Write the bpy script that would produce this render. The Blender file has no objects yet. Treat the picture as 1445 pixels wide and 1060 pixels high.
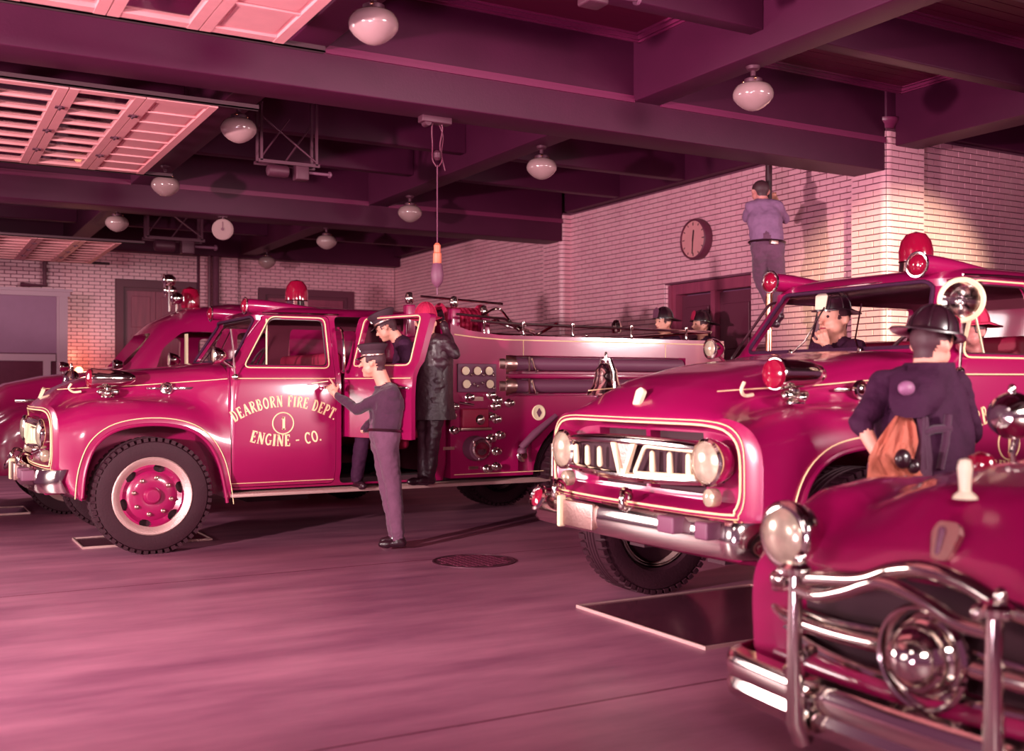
import bpy, bmesh, math, random
import numpy as np
from mathutils import Vector, Matrix, noise
random.seed(7)
PI = math.pi
SC = bpy.context.scene
COL = SC.collection

# ------------------------------------------------------------------ camera, world, lights, exposure
H = 1.42                      # eye height of the camera
ANG = math.radians(60.45)     # angle between the view direction and the room's long (X) axis
FWD = Vector((math.cos(ANG), math.sin(ANG), 0)); RGT = Vector((math.sin(ANG), -math.cos(ANG), 0))
FPX, CX, HZ = 1510.0, 722.5, 545.0
cam_d = bpy.data.cameras.new('camera'); cam = bpy.data.objects.new('camera', cam_d); COL.objects.link(cam)
cam.location = (0, 0, H); cam.rotation_euler = (PI/2, 0, ANG - PI/2)
cam_d.sensor_width = 36; cam_d.lens = FPX/1445*36
cam_d.shift_y = (HZ - 530)/1445
cam_d.dof.use_dof = True; cam_d.dof.focus_distance = 9.0; cam_d.dof.aperture_fstop = 1.7
cam_d.clip_start = .05
SC.camera = cam

W = bpy.data.worlds.new('hall_air'); SC.world = W; W.use_nodes = True
bg = W.node_tree.nodes['Background']; bg.inputs[0].default_value = (.55, .16, .34, 1); bg.inputs[1].default_value = .36

def lamp(name, kind, loc, target, power, size=1.0, color=(1, .84, .82), sy=None, spot=None):
    d = bpy.data.lights.new(name, kind); o = bpy.data.objects.new(name, d); COL.objects.link(o)
    o.location = loc; d.energy = power; d.color = color
    if kind == 'AREA':
        d.size = size
        if sy: d.shape = 'RECTANGLE'; d.size_y = sy
        d.spread = math.radians(spot or 150)
    elif kind == 'SPOT':
        d.shadow_soft_size = size; d.spot_size = math.radians(spot or 70); d.spot_blend = .6
    else: d.shadow_soft_size = size
    o.rotation_euler = (Vector(target) - Vector(loc)).to_track_quat('-Z', 'Y').to_euler()
    return o
# photographer's key low at left, second flood by the camera; fill lamps are added
lamp('flood_key', 'SPOT', (-4.4, 4.1, 1.85), (7.5, 9.8, 2.9), 5600, .13, spot=78)
lamp('fill_camera', 'AREA', (-.6, -1.6, 2.8), (4.6, 7.5, .8), 190, 1.1, sy=.7)  # added to brighten the foreground floor
lamp('flood_right', 'SPOT', (3.0, -1.6, 3.1), (9.42, 7.9, 2.45), 20000, .10, color=(.80, 1, .50), spot=12)
lamp('fill_low', 'AREA', (-1.4, 1.2, .5), (6.5, 7.5, 5.2), 85, .9, color=(1, .72, .90), sy=.6, spot=70)  # added to lift the beam undersides
lamp('fill_left', 'AREA', (-3.4, 3.6, 1.7), (3.5, 5.2, .9), 50, 2.0, sy=1.4)  # added so the chrome has a pale shape to reflect
lamp('fill_high', 'AREA', (6.8, -1.6, 3.1), (3.2, 9.4, 1.4), 150, 2.0, sy=1.0, spot=70)  # added for the pale streak along the cab door
lamp('fill_side', 'AREA', (-3.6, 12.6, 2.1), (3.6, 5.0, .9), 110, 2.6, sy=1.5, spot=90)  # added for its reflection in the nearer engine's bumper
lamp('fill_rear', 'AREA', (11.2, 3.0, 2.5), (6.5, 9.4, 1.8), 36, 1.2, sy=.6, spot=60)  # added for the highlight along the top of the pump body
lamp('fill_car', 'AREA', (-1.5, 1.5, 3.0), (3.0, 2.8, .8), 8, .6)  # weak fill added over the car
lamp('fill_back', 'AREA', (-1.0, 14.0, 3.2), (5, 20, 1.5), 170, .8)  # added to lighten the back wall
SC.view_settings.view_transform = 'Standard'; SC.view_settings.look = 'None'
SC.view_settings.gamma = 1; SC.view_settings.use_curve_mapping = False
SC.view_settings.exposure = -0.25
SC.cycles.max_bounces = 7; SC.cycles.transparent_max_bounces = 8
SC.cycles.sample_clamp_indirect = 6

# ------------------------------------------------------------------ materials
def lin(c): return tuple(((v/255)/12.92 if v/255 <= .04045 else ((v/255+.055)/1.055)**2.4) for v in c)
def mat(name, rgb, rough=.5, metal=0, coat=0, noise_amt=0, nscale=8, bump=0, bscale=60, stretch=(1, 1, 1), rgb2=None, trans=0, alpha=1, emit=None, spec=.5, sheen=0):
    m = bpy.data.materials.new(name); m.use_nodes = True; nt = m.node_tree
    b = nt.nodes['Principled BSDF']; c = lin(rgb)
    b.inputs['Base Color'].default_value = (*c, 1); b.inputs['Roughness'].default_value = rough
    b.inputs['Metallic'].default_value = metal; b.inputs['Coat Weight'].default_value = coat
    b.inputs['Coat Roughness'].default_value = .10
    b.inputs['Specular IOR Level'].default_value = spec
    b.inputs['Transmission Weight'].default_value = trans; b.inputs['Alpha'].default_value = alpha
    if sheen: b.inputs['Sheen Weight'].default_value = sheen
    if emit: b.inputs['Emission Color'].default_value = (*lin(emit[0]), 1); b.inputs['Emission Strength'].default_value = emit[1]
    if noise_amt or bump or rgb2:
        tc = nt.nodes.new('ShaderNodeTexCoord'); mp = nt.nodes.new('ShaderNodeMapping'); nt.links.new(tc.outputs['Object'], mp.inputs[0])
        mp.inputs['Scale'].default_value = stretch
    if noise_amt or rgb2:
        n = nt.nodes.new('ShaderNodeTexNoise'); n.inputs['Scale'].default_value = nscale; n.inputs['Detail'].default_value = 7; n.inputs['Roughness'].default_value = .62
        nt.links.new(mp.outputs[0], n.inputs[0])
        r = nt.nodes.new('ShaderNodeValToRGB'); r.color_ramp.elements[0].position = .33; r.color_ramp.elements[1].position = .68
        c2 = lin(rgb2) if rgb2 else tuple(v*(1-noise_amt) for v in c)
        r.color_ramp.elements[0].color = (*c2, 1); r.color_ramp.elements[1].color = (*c, 1)
        nt.links.new(n.outputs[0], r.inputs[0]); nt.links.new(r.outputs[0], b.inputs['Base Color'])
    if bump:
        n = nt.nodes.new('ShaderNodeTexNoise'); n.inputs['Scale'].default_value = bscale; n.inputs['Detail'].default_value = 4
        nt.links.new(mp.outputs[0], n.inputs[0]); bp = nt.nodes.new('ShaderNodeBump'); bp.inputs['Strength'].default_value = bump; bp.inputs['Distance'].default_value = .02
        nt.links.new(n.outputs[0], bp.inputs['Height']); nt.links.new(bp.outputs[0], b.inputs['Normal'])
    return m
M = {}
M['red'] = mat('red_paint', (150, 10, 76), .30, coat=1, noise_amt=.06, nscale=2)
M['dim_lining'] = mat('dim_cab_lining', (96, 18, 46), .8)  # darker inner skin put in to keep the cab interior dim
M['red_dark'] = mat('red_upholstery', (150, 14, 58), .55)
M['chrome'] = mat('chrome', (228, 216, 210), .10, metal=1)
M['steel'] = mat('brushed_steel', (206, 166, 160), .34, metal=1, bump=.1)
M['alloy'] = mat('tread_aluminium', (214, 170, 168), .45, metal=.6, bump=.25, bscale=120)
M['gold'] = mat('gold_leaf', (250, 212, 165), .45)
M['cream'] = mat('cream_enamel', (240, 215, 180), .35)
M['rubber'] = mat('tyre_rubber', (56, 20, 34), .62, spec=.3, noise_amt=.15, nscale=12, bump=.15)
M['black'] = mat('black_enamel', (66, 30, 42), .35)
M['dark'] = mat('dark_void', (62, 28, 40), .8)
M['hose'] = mat('suction_hose_rubber', (112, 58, 84), .55)
M['brick'] = mat('glazed_brick', (234, 164, 180), .30, rgb2=(224, 148, 168), nscale=3.0)
M['mortar'] = mat('mortar', (112, 52, 78), .9, noise_amt=.2, nscale=20)
M['floor'] = mat('oiled_concrete', (182, 112, 138), .45, rgb2=(128, 68, 98), nscale=1.3, stretch=(.4, 1.7, 1), bump=.06, bscale=30)
M['beam'] = mat('painted_beam', (74, 16, 48), .5, noise_amt=.12, nscale=3, bump=.05, spec=.25)
M['ceil'] = mat('ceiling_planks', (98, 14, 50), .5, spec=.3, noise_amt=.18, nscale=6, stretch=(.4, 6, 1))
M['mould'] = mat('moulding_paint', (112, 28, 70), .4)
M['doorpaint'] = mat('overhead_door_paint', (220, 138, 146), .5, noise_amt=.08, nscale=6)
M['iron'] = mat('dark_iron', (84, 36, 56), .5, metal=.3)
M['globe'] = mat('opal_glass', (160, 120, 124), .16, coat=.6)
M['glass'] = mat('clear_glass', (255, 235, 235), .02, trans=1, alpha=.22, spec=.6)
M['lens'] = mat('lens_glass', (224, 200, 176), .2, coat=1, metal=.5, noise_amt=.35, nscale=14)
M['redlens'] = mat('red_lens', (150, 12, 50), .08, coat=1, trans=.2)
M['wood'] = mat('brown_door_wood', (158, 62, 92), .45, rgb2=(130, 46, 78), nscale=2, stretch=(6, 6, .6))
M['frame'] = mat('door_frame_paint', (102, 36, 62), .5)
M['grey'] = mat('grey_booth_paint', (150, 90, 128), .5, noise_amt=.06)
M['greylt'] = mat('grey_trim_paint', (184, 136, 156), .45)
M['skin'] = mat('skin', (232, 158, 140), .5, noise_amt=.12, nscale=18)
M['skin_d'] = mat('skin_shaded', (206, 122, 120), .5, noise_amt=.12, nscale=18)  # darker copy of skin with shade put into its colour
M['hair'] = mat('dark_hair', (70, 30, 42), .6)
M['greycloth'] = mat('grey_uniform_cloth', (76, 38, 62), .85, spec=.2, noise_amt=.16, nscale=14, bump=.35, bscale=35, sheen=.2)
M['greycloth2'] = mat('grey_trouser_cloth', (112, 66, 92), .85, spec=.2, noise_amt=.16, nscale=12, bump=.35, bscale=30, sheen=.2)
M['bluecloth'] = mat('light_work_shirt', (140, 92, 130), .85, noise_amt=.14, nscale=12, bump=.3, bscale=30)
M['navy'] = mat('navy_cloth', (62, 22, 52), .8, spec=.2, noise_amt=.2, nscale=10, bump=.4, bscale=28)
M['coat'] = mat('black_rubber_coat', (58, 24, 38), .42, noise_amt=.2, nscale=9, bump=.5, bscale=16)
M['leather'] = mat('black_leather', (46, 18, 30), .3, coat=.4)
M['capcloth'] = mat('cap_cloth', (60, 26, 42), .8)
M['tan'] = mat('tan_leather', (192, 98, 78), .7, noise_amt=.2, nscale=10, bump=.4, bscale=24)
M['white'] = mat('white_enamel', (246, 226, 200), .35)
M['orange'] = mat('orange_plug', (226, 110, 84), .45)
M['brass'] = mat('brass_tube', (230, 160, 130), .2, metal=1)
M['plate'] = mat('wet_steel_plate', (120, 58, 82), .16, metal=.5, noise_amt=.2, nscale=5)
M['warm'] = mat('warm_bulb', (255, 190, 150), .5, emit=((255, 170, 120), 6))
M['redcloth'] = mat('red_canvas', (190, 20, 74), .75, bump=.4)

# ------------------------------------------------------------------ mesh helpers
class MB:
    """collects verts and faces, links them as one mesh object"""
    def __init__(s): s.v = []; s.f = []; s.mi = []; s.cur = 0; s.T = Matrix.Identity(4)
    def add(s, vs, fs):
        o = len(s.v); s.v += [s.T @ Vector(p) for p in vs]; s.f += [[i+o for i in f] for f in fs]; s.mi += [s.cur]*len(fs); return s
    def box(s, a, b, bev=0):
        x0, y0, z0 = a; x1, y1, z1 = b
        if x0 > x1: x0, x1 = x1, x0
        if y0 > y1: y0, y1 = y1, y0
        if z0 > z1: z0, z1 = z1, z0
        if not bev:
            return s.add([(x0,y0,z0),(x1,y0,z0),(x1,y1,z0),(x0,y1,z0),(x0,y0,z1),(x1,y0,z1),(x1,y1,z1),(x0,y1,z1)],
                         [(0,3,2,1),(4,5,6,7),(0,1,5,4),(1,2,6,5),(2,3,7,6),(3,0,4,7)])
        bm = bmesh.new(); bmesh.ops.create_cube(bm, size=1)
        for v in bm.verts: v.co = Vector(((x0+x1)/2 + v.co.x*(x1-x0), (y0+y1)/2 + v.co.y*(y1-y0), (z0+z1)/2 + v.co.z*(z1-z0)))
        bmesh.ops.bevel(bm, geom=bm.edges[:], offset=bev, segments=3, profile=.5, affect='EDGES')
        s.frombm(bm); bm.free(); return s
    def frombm(s, bm):
        bm.verts.index_update(); return s.add([v.co.copy() for v in bm.verts], [[v.index for v in f.verts] for f in bm.faces])
    def rings(s, rs, cap0=True, cap1=True, closed=True):
        n = len(rs[0]); vs = [p for r in rs for p in r]; fs = []
        for i in range(len(rs)-1):
            for j in range(n if closed else n-1):
                k = (j+1) % n; fs.append((i*n+j, i*n+k, (i+1)*n+k, (i+1)*n+j))
        if cap0: fs.append(tuple(range(n-1, -1, -1)))
        if cap1: fs.append(tuple((len(rs)-1)*n+j for j in range(n)))
        return s.add(vs, fs)
    def frame(s, axis):
        a = Vector(axis).normalized(); u = a.orthogonal().normalized(); return a, u, a.cross(u)
    def cyl(s, p, q, r, r2=None, n=16):
        p, q = Vector(p), Vector(q); r2 = r if r2 is None else r2; a, u, w = s.frame(q-p)
        ring = lambda c, R: [c + u*R*math.cos(2*PI*i/n) + w*R*math.sin(2*PI*i/n) for i in range(n)]
        return s.rings([ring(p, r), ring(q, r2)])
    def lathe(s, prof, origin=(0,0,0), axis=(0,0,1), n=24, cap=True):
        """prof = [(r, h)] along axis"""
        o = Vector(origin); a, u, w = s.frame(axis)
        rs = [[o + a*h + (u*math.cos(2*PI*i/n) + w*math.sin(2*PI*i/n))*max(r, .0004) for i in range(n)] for r, h in prof]
        return s.rings(rs, cap, cap)
    def tube(s, pts, r, n=8, closed=False, caps=True):
        pts = [Vector(p) for p in pts]; m = len(pts); rs = []; u = None
        for i, p in enumerate(pts):
            a = pts[(i+1) % m] if (closed or i < m-1) else p; b = pts[i-1] if (closed or i > 0) else p
            t = (a-b).normalized()
            if u is None: u = t.orthogonal().normalized()
            u = (u - t*u.dot(t)).normalized(); w = t.cross(u); R = r[i] if isinstance(r, (list, tuple)) else r
            rs.append([p + u*R*math.cos(2*PI*k/n) + w*R*math.sin(2*PI*k/n) for k in range(n)])
        if closed: rs.append(rs[0]); return s.rings(rs, False, False)
        return s.rings(rs, caps, caps)
    def ell(s, c, r, n=16, m=10, rot=None):
        c = Vector(c); R = rot or Matrix.Identity(3); r = (r, r, r) if isinstance(r, (int, float)) else r; rs = []
        for i in range(m+1):
            t = PI*i/m; t = max(.02, min(PI-.02, t))
            rs.append([c + R @ Vector((r[0]*math.sin(t)*math.cos(2*PI*k/n), r[1]*math.sin(t)*math.sin(2*PI*k/n), -r[2]*math.cos(t))) for k in range(n)])
        return s.rings(rs)
    def cap(s, p, q, r1, r2, n=14):
        """tapered capsule"""
        p, q = Vector(p), Vector(q); a, u, w = s.frame(q-p if (q-p).length > 1e-5 else Vector((0,0,1))); rs = []
        for c, R, ts in ((p, r1, (-88, -60, -30, 0)), (q, r2, (0, 30, 60, 88))):
            for t in ts:
                t = math.radians(t); rs.append([c + a*R*math.sin(t) + (u*math.cos(2*PI*k/n) + w*math.sin(2*PI*k/n))*R*math.cos(t) for k in range(n)])
        return s.rings(rs)
    def prism(s, outl, axis, a, b):
        """outline of 2D points extruded along axis 'x','y' or 'z' from a to b"""
        f = {'x': lambda p, t: (t, p[0], p[1]), 'y': lambda p, t: (p[0], t, p[1]), 'z': lambda p, t: (p[0], p[1], t)}[axis]
        return s.rings([[Vector(f(p, a)) for p in outl], [Vector(f(p, b)) for p in outl]])
    def mesh(s, name='m'):
        me = bpy.data.meshes.new(name); me.from_pydata(s.v, [], s.f); me.update()
        bm = bmesh.new(); bm.from_mesh(me); bmesh.ops.recalc_face_normals(bm, faces=bm.faces[:]); bm.to_mesh(me); bm.free()
        if any(s.mi): me.polygons.foreach_set('material_index', s.mi)
        return me
    def build(s, name, m, parent=None, smooth=35, loc=None):
        return link(name, s.mesh(name), m, parent, smooth, loc)
def link(name, me, m, parent=None, smooth=35, loc=None):
    me.name = name; ix = [0]*len(me.polygons); me.polygons.foreach_get('material_index', ix); me.materials.clear()
    for x in (m if isinstance(m, (list, tuple)) else [m]): me.materials.append(x)
    me.polygons.foreach_set('material_index', ix)
    if smooth and len(me.polygons):
        me.polygons.foreach_set('use_smooth', [True]*len(me.polygons)); me.set_sharp_from_angle(angle=math.radians(smooth))
    o = bpy.data.objects.new(name, me); COL.objects.link(o)
    if parent: o.parent = parent
    if loc is not None: o.location = loc
    return o
def tag(o, label=None, cat=None, group=None, kind=None):
    if label: o['label'] = label
    if cat: o['category'] = cat
    if group: o['group'] = group
    if kind: o['kind'] = kind
    return o
def empty(name, loc=(0,0,0), label=None, cat=None, group=None, rz=0):
    o = bpy.data.objects.new(name, None); COL.objects.link(o); o.location = loc; o.rotation_euler.z = rz; o.empty_display_size = .2
    return tag(o, label, cat, group)
def kids(o): return [c for c in bpy.data.objects if c.parent == o]
def copy_tree(o, parent=None, skip=()):
    ks = [k for k in kids(o) if k.name.split('.')[0] not in skip]
    c = o.copy(); COL.objects.link(c); c.parent = parent
    for k in ks: copy_tree(k, c, skip)
    return c
def evaluated(ob):
    dg = bpy.context.evaluated_depsgraph_get(); dg.update()
    return bpy.data.meshes.new_from_object(ob.evaluated_get(dg))
def tmp(me): o = bpy.data.objects.new('tmp', me); COL.objects.link(o); return o
def boolean(me, cutters, op='DIFFERENCE'):
    a = tmp(me); bs = []
    for c in cutters:
        b = tmp(c); bs.append(b); md = a.modifiers.new('b', 'BOOLEAN'); md.operation = op; md.object = b; md.solver = 'EXACT'
    r = evaluated(a)
    for o in [a]+bs: bpy.data.objects.remove(o)
    return r
def remesh(me, vox, smooth=2):
    a = tmp(me); md = a.modifiers.new('r', 'REMESH'); md.mode = 'VOXEL'; md.voxel_size = vox
    if smooth: s = a.modifiers.new('s', 'SMOOTH'); s.iterations = smooth; s.factor = .6
    r = evaluated(a); bpy.data.objects.remove(a); return r
def spline(pts, n=6, closed=False):
    P = [Vector(p) for p in pts]; m = len(P); out = []
    for i in range(m if closed else m-1):
        p0 = P[i-1] if (closed or i > 0) else P[0]; p1 = P[i]; p2 = P[(i+1) % m]; p3 = P[(i+2) % m] if (closed or i < m-2) else P[-1]
        for k in range(n):
            t = k/n; out.append(.5*((2*p1)+(p2-p0)*t+(2*p0-5*p1+4*p2-p3)*t*t+(3*p1-p0-3*p2+p3)*t**3))
    if not closed: out.append(P[-1])
    return out
def rrect(x0, x1, y0, y1, r, n=6):
    """rounded rectangle outline; r is one radius or four (x1y1, x0y1, x0y0, x1y0)"""
    rr = r if isinstance(r, (list, tuple)) else [r]*4; out = []
    for (cx, cy, a0, R) in ((x1-rr[0], y1-rr[0], 0, rr[0]), (x0+rr[1], y1-rr[1], 90, rr[1]), (x0+rr[2], y0+rr[2], 180, rr[2]), (x1-rr[3], y0+rr[3], 270, rr[3])):
        for k in range(n+1):
            a = math.radians(a0+90*k/n); out.append((cx+R*math.cos(a), cy+R*math.sin(a)))
    return out
def roundpoly(pts, r, n=4):
    """polygon with rounded corners"""
    P = [Vector(p) for p in pts]; out = []
    for i, p in enumerate(P):
        a = (P[i-1]-p).normalized(); b = (P[(i+1) % len(P)]-p).normalized(); R = r
        p1 = p+a*R; p2 = p+b*R
        for k in range(n+1):
            t = k/n; out.append(tuple((1-t)**2*p1 + 2*t*(1-t)*p + t*t*p2))
    return out
def S(px, py, d):
    """world point seen at a pixel of the 1445x1060 photograph, d metres along the view direction"""
    return FWD*d + RGT*((px-CX)/FPX*d) + Vector((0, 0, H-(py-HZ)/FPX*d))
# ------------------------------------------------------------------ the hall
fl = MB().box((-4, -3, -.2), (16, 21.6, 0)).build('floor', M['floor'], smooth=0); tag(fl, kind='structure')
jt = MB()
for y in (4.0, 7.95, 15.5):
    for k in range(20):
        jt.box((-4+k, y-.006+(k % 3)*.002, .0), (-3+k, y+.006+(k % 2)*.002, .0015))
jt.build('floor_joint', M['frame'], fl, smooth=0)

BL, BH, BD = .2032, .0677, .02
def brick_mesh(l): return MB().box((0, -BD, 0), (l-.011, 0, BH-.011), .004).mesh('brick')
BM = {}
def in_view(p):
    d = p.dot(FWD)
    return d > .5 and -30 < CX + FPX*p.dot(RGT)/d < 1475 and -30 < HZ + FPX*(H-p.z)/d < 560
def brickwork(wall, o, u, length, z0, z1, holes=(), limit=300, flip=False):
    """running bond; o = corner, u = unit vector along the wall; the face looks to the right of u"""
    o = Vector(o); u = Vector(u); n = Vector((u.y, -u.x, 0)); ang = math.atan2(u.y, u.x); lst = []
    for r in range(int((z1-z0)/BH + .3)):
        z = z0 + r*BH; a = 0 if r % 2 == 0 else -BL/2
        while a < length - .03:
            s, e = max(a, 0), min(a+BL, length); spans = [(s, e)]
            for h in holes:
                if z > h[2]-.02 and z < h[3]-.02:
                    spans = [q for s_, e_ in spans for q in ((s_, min(e_, h[0])), (max(s_, h[1]), e_)) if q[1]-q[0] > .03]
            for s_, e_ in spans:
                if e_-s_ > .03: lst.append((o + u*s_ + Vector((0, 0, z)), round(e_-s_, 3)))
            a += BL
    lst.sort(key=lambda q: (not in_view(q[0]), q[0].dot(FWD)))
    rest = MB()
    R = Matrix.Rotation(ang, 4, 'Z')
    for i, (p, k) in enumerate(lst):
        if k not in BM: BM[k] = brick_mesh(k); BM[k].materials.append(M['brick'])
        if i < limit and in_view(p):
            b = bpy.data.objects.new('brick', BM[k]); COL.objects.link(b); b.parent = wall; b.location = p; b.rotation_euler.z = ang
        else:
            rest.T = Matrix.Translation(p) @ R; L = k
            rest.box((0, -BD, 0), (L-.011, 0, BH-.011))
    if rest.v: tag(rest.build('brickwork', M['brick'], wall, smooth=0), kind='stuff')
TOP = 4.15
# clock wall: runs along Y at X = 9.15
wr = MB()
wr.box((9.17, 7.9, 0), (9.5, 10.11, 4.7)).box((9.17, 11.87, 0), (9.5, 21.6, 4.7)).box((9.17, 10.11, 2.82), (9.5, 11.87, 4.7)).box((9.02, 7.89, 0), (9.6, 8.35, 4.35)).box((9.02, 14.29, 0), (9.2, 14.85, TOP))
wall_r = tag(wr.build('wall_right', M['mortar'], smooth=0), kind='structure')
brickwork(wall_r, (9.17, 21.25, 0), (0, -1, 0), 21.25-8.35, 0, TOP, holes=((21.25-11.87, 21.25-10.11, -1, 2.8),))
brickwork(wall_r, (9.02, 8.35, 0), (0, -1, 0), .40, 0, TOP, limit=60)
brickwork(wall_r, (9.02, 14.85, 0), (0, -1, 0), .50, 0, TOP, limit=60)
brickwork(wall_r, (9.10, 7.89, 0), (1, 0, 0), .50, 0, TOP, limit=120)
cn = MB()
for r in range(int(TOP/BH)):
    z = r*BH
    for (x, y) in ((9.08, 7.95), (9.06, 14.35), (9.23, 11.93)):
        if x == 9.23 and z > 2.8: continue
        cn.cyl((x, y, z), (x, y, z+BH-.011), .082, n=20)
    cn.box((9.06, 14.27, z), (9.17, 14.3, z+BH-.011))
tag(cn.build('rounded_corner_brick', M['brick'], wall_r), kind='stuff')
cpm = MB().lathe([(.085, 0), (.09, .01), (.105, .04), (.13, .07), (.135, .09), (.135, .11)], (9.08, 7.95, TOP), n=24).build('capital', M['mould'], wall_r)
# wall that returns to the right of the pillar
w2 = tag(MB().box((9.57, 8.0, 0), (16, 8.4, 4.7)).build('wall_front', M['mortar'], smooth=0), kind='structure')
brickwork(w2, (9.58, 8.0, 0), (1, 0, 0), 6.2, 0, TOP)
# back wall along X at Y = 21.25
wb = MB(); wb.box((-4, 21.27, 0), (3.45, 21.7, 4.7)).box((4.95, 21.27, 0), (6.18, 21.7, 4.7)).box((8.22, 21.27, 0), (9.5, 21.7, 4.7)).box((3.45, 21.27, 3.45), (4.95, 21.7, 4.7)).box((6.18, 21.27, 3.42), (8.22, 21.7, 4.7)).box((6.18, 21.27, 0), (8.22, 21.7, 1.0))
wb.box((5.0, 21.17, 0), (5.75, 21.3, TOP))
wall_b = tag(wb.build('wall_back', M['mortar'], smooth=0), kind='structure')
brickwork(wall_b, (-2, 21.27, 0), (1, 0, 0), 11.15, 0, TOP, holes=((5.45, 6.95, -1, 3.44), (8.18, 10.22, 1.0, 3.4), (6.97, 7.77, -1, 9)))
brickwork(wall_b, (5.0, 21.17, 0), (1, 0, 0), .75, 0, TOP, limit=100)

# ceiling, beams
ce = tag(MB().box((-4, -3, 4.55), (16, 21.7, 4.75)).build('ceiling', M['ceil'], smooth=0), kind='structure')
def beam(a, b, name='beam', mould=True, z1=4.55):
    m = MB(); m.box(a, (b[0], b[1], z1), .012)
    o = m.build(name, M['beam'], ce)
    return o
for (y0, y1) in ((7.89, 8.31), (14.27, 14.73), (1.35, 1.80)):
    beam((-4, y0, 3.70), (9.0, y1, 4.55))
    mm = MB()
    for s, y in ((-1, y0), (1, y1)):
        for x0, x1 in ((-4, 2.5), (2.8, 5.74), (6.04, 9.0)):
            mm.box((x0, y+s*.0, 3.985), (x1, y+s*.022, 4.02)).box((x0, y, 4.02), (x1, y+s*.012, 4.05))
    mm.build('beam_moulding', M['mould'], ce, smooth=0)
beam((-4, 20.95, 3.95), (9.2, 21.25, 4.55))
for x in (2.5, 5.74, -.6):
    beam((x, -3, 4.0), (x+.30, 21.2, 4.55))
beam((9.14, -3, 3.97), (9.50, 7.88, 4.55)); beam((9.0, 8.4, TOP), (9.6, 14.2, 4.55), z1=4.55); beam((9.0, 14.8, TOP), (9.6, 21.2, 4.55))
beam((9.6, 7.9, TOP), (16, 8.3, 4.55)); beam((9.0, 7.87, 4.26), (9.16, 8.35, 4.55))
for base in (8.31, 14.73, 1.8):
    for k in range(1, 4):
        y = base + k*1.49 - .07
        for x0, x1 in ((-.3, 2.5), (2.8, 5.74), (6.04, 9.14)):
            beam((x0, y, 4.16), (x1, y+.15, 4.55), 'joist')
for k in range(4): beam((9.5, 1.8+k*1.49, 4.16), (16, 1.95+k*1.49, 4.55), 'joist')
# panel mouldings in each coffer
pm = MB()
for x0, x1 in ((2.8, 5.74), (6.04, 9.14)):
    for base in (1.8, 8.31, 14.73):
        for k in range(4):
            y0 = base + k*1.49 + (.08 if k else 0); y1 = base + (k+1)*1.49 - .07 if k < 3 else base+6.0
            for e in (.0, .035, .09):
                for (a, b) in (((x0+e, y0+e), (x1-e, y0+e+.02)), ((x0+e, y1-e-.02), (x1-e, y1-e)), ((x0+e, y0+e), (x0+e+.02, y1-e)), ((x1-e-.02, y0+e), (x1-e, y1-e))):
                    pm.box((a[0], a[1], 4.5+e*.35), (b[0], b[1], 4.55))
pm.build('coffer_moulding', M['mould'], ce, smooth=0)
pk = MB()
for k in range(46): 
    y = 1.85 + k*.13; pk.box((6.1, y, 4.542), (9.1, y+.118, 4.552))
tag(pk.build('ceiling_board', M['ceil'], ce, smooth=0), kind='stuff')

# overhead sectional doors, rolled up flat under the ceiling
def overhead(name, z, y0, y1, xe, nsec, solid_last=True, bars=8, label=None):
    d = empty(name, (xe, (y0+y1)/2, z)); tag(d, label, kind='structure'); hw = (y1-y0)/2; sw = .545
    for s in range(nsec):
        xa = -s*sw; xb = -(s+1)*sw + .008; f = MB()
        f.box((xa, -hw-.003, -.003), (xa-.07, hw+.003, .047)).box((xb, -hw-.003, -.003), (xb+.07, hw+.003, .047)).box((xa-.07, -hw, 0), (xb+.07, -hw+.09, .045)).box((xa-.07, hw-.09, 0), (xb+.07, hw, .045))
        step = (2*hw-.18)/bars
        for k in range(1, bars): 
            y = -hw+.09+k*step; f.box((xa-.07, y-.02, .004), (xb+.07, y+.02, .04)).box((xa-.07, y-.028, .0), (xb+.07, y-.02, .012))
        sec = f.build('door_section', M['doorpaint'], d, smooth=0)
        for k in range(bars):
            y = -hw+.09+k*step
            if s == 0 and solid_last:
                MB().box((xa-.07, y, .018), (xb+.07, y+step, .03)).box((xa-.1, y+.04, .012), (xb+.1, y+step-.04, .03)).build('panel', M['doorpaint'], sec, smooth=0)
            else:
                MB().box((xa-.07, y+.02, .02), (xb+.07, y+step-.02, .024)).build('pane', M['glass'], sec, smooth=0)
        h = MB()
        for y in (-hw*.62, -hw*.05, hw*.5):
            h.box((xb-.035, y-.03, -.012), (xb+.035, y+.03, 0)).cyl((xb, y-.04, -.012), (xb, y+.04, -.012), .012, n=8)
        h.build('hinge', M['iron'], sec)
    t = MB()
    for y in (-hw-.06, hw+.06):
        t.box((.3, y-.022, -.0), (-nsec*sw, y+.022, .01)).box((.3, y-.022, .0), (-nsec*sw, y-.015, .04)).box((.3, y+.015, .0), (-nsec*sw, y+.022, .04))
    t.build('track', M['dark'], d, smooth=0)
    return d
overhead('door_1', 3.64, 3.42, 6.76, 2.13, 7, bars=7)
overhead('door_2', 3.60, 8.42, 11.44, 2.13, 8)
overhead('door_3', 3.44, 15.9, 18.75, 2.66, 8, solid_last=False)

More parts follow.
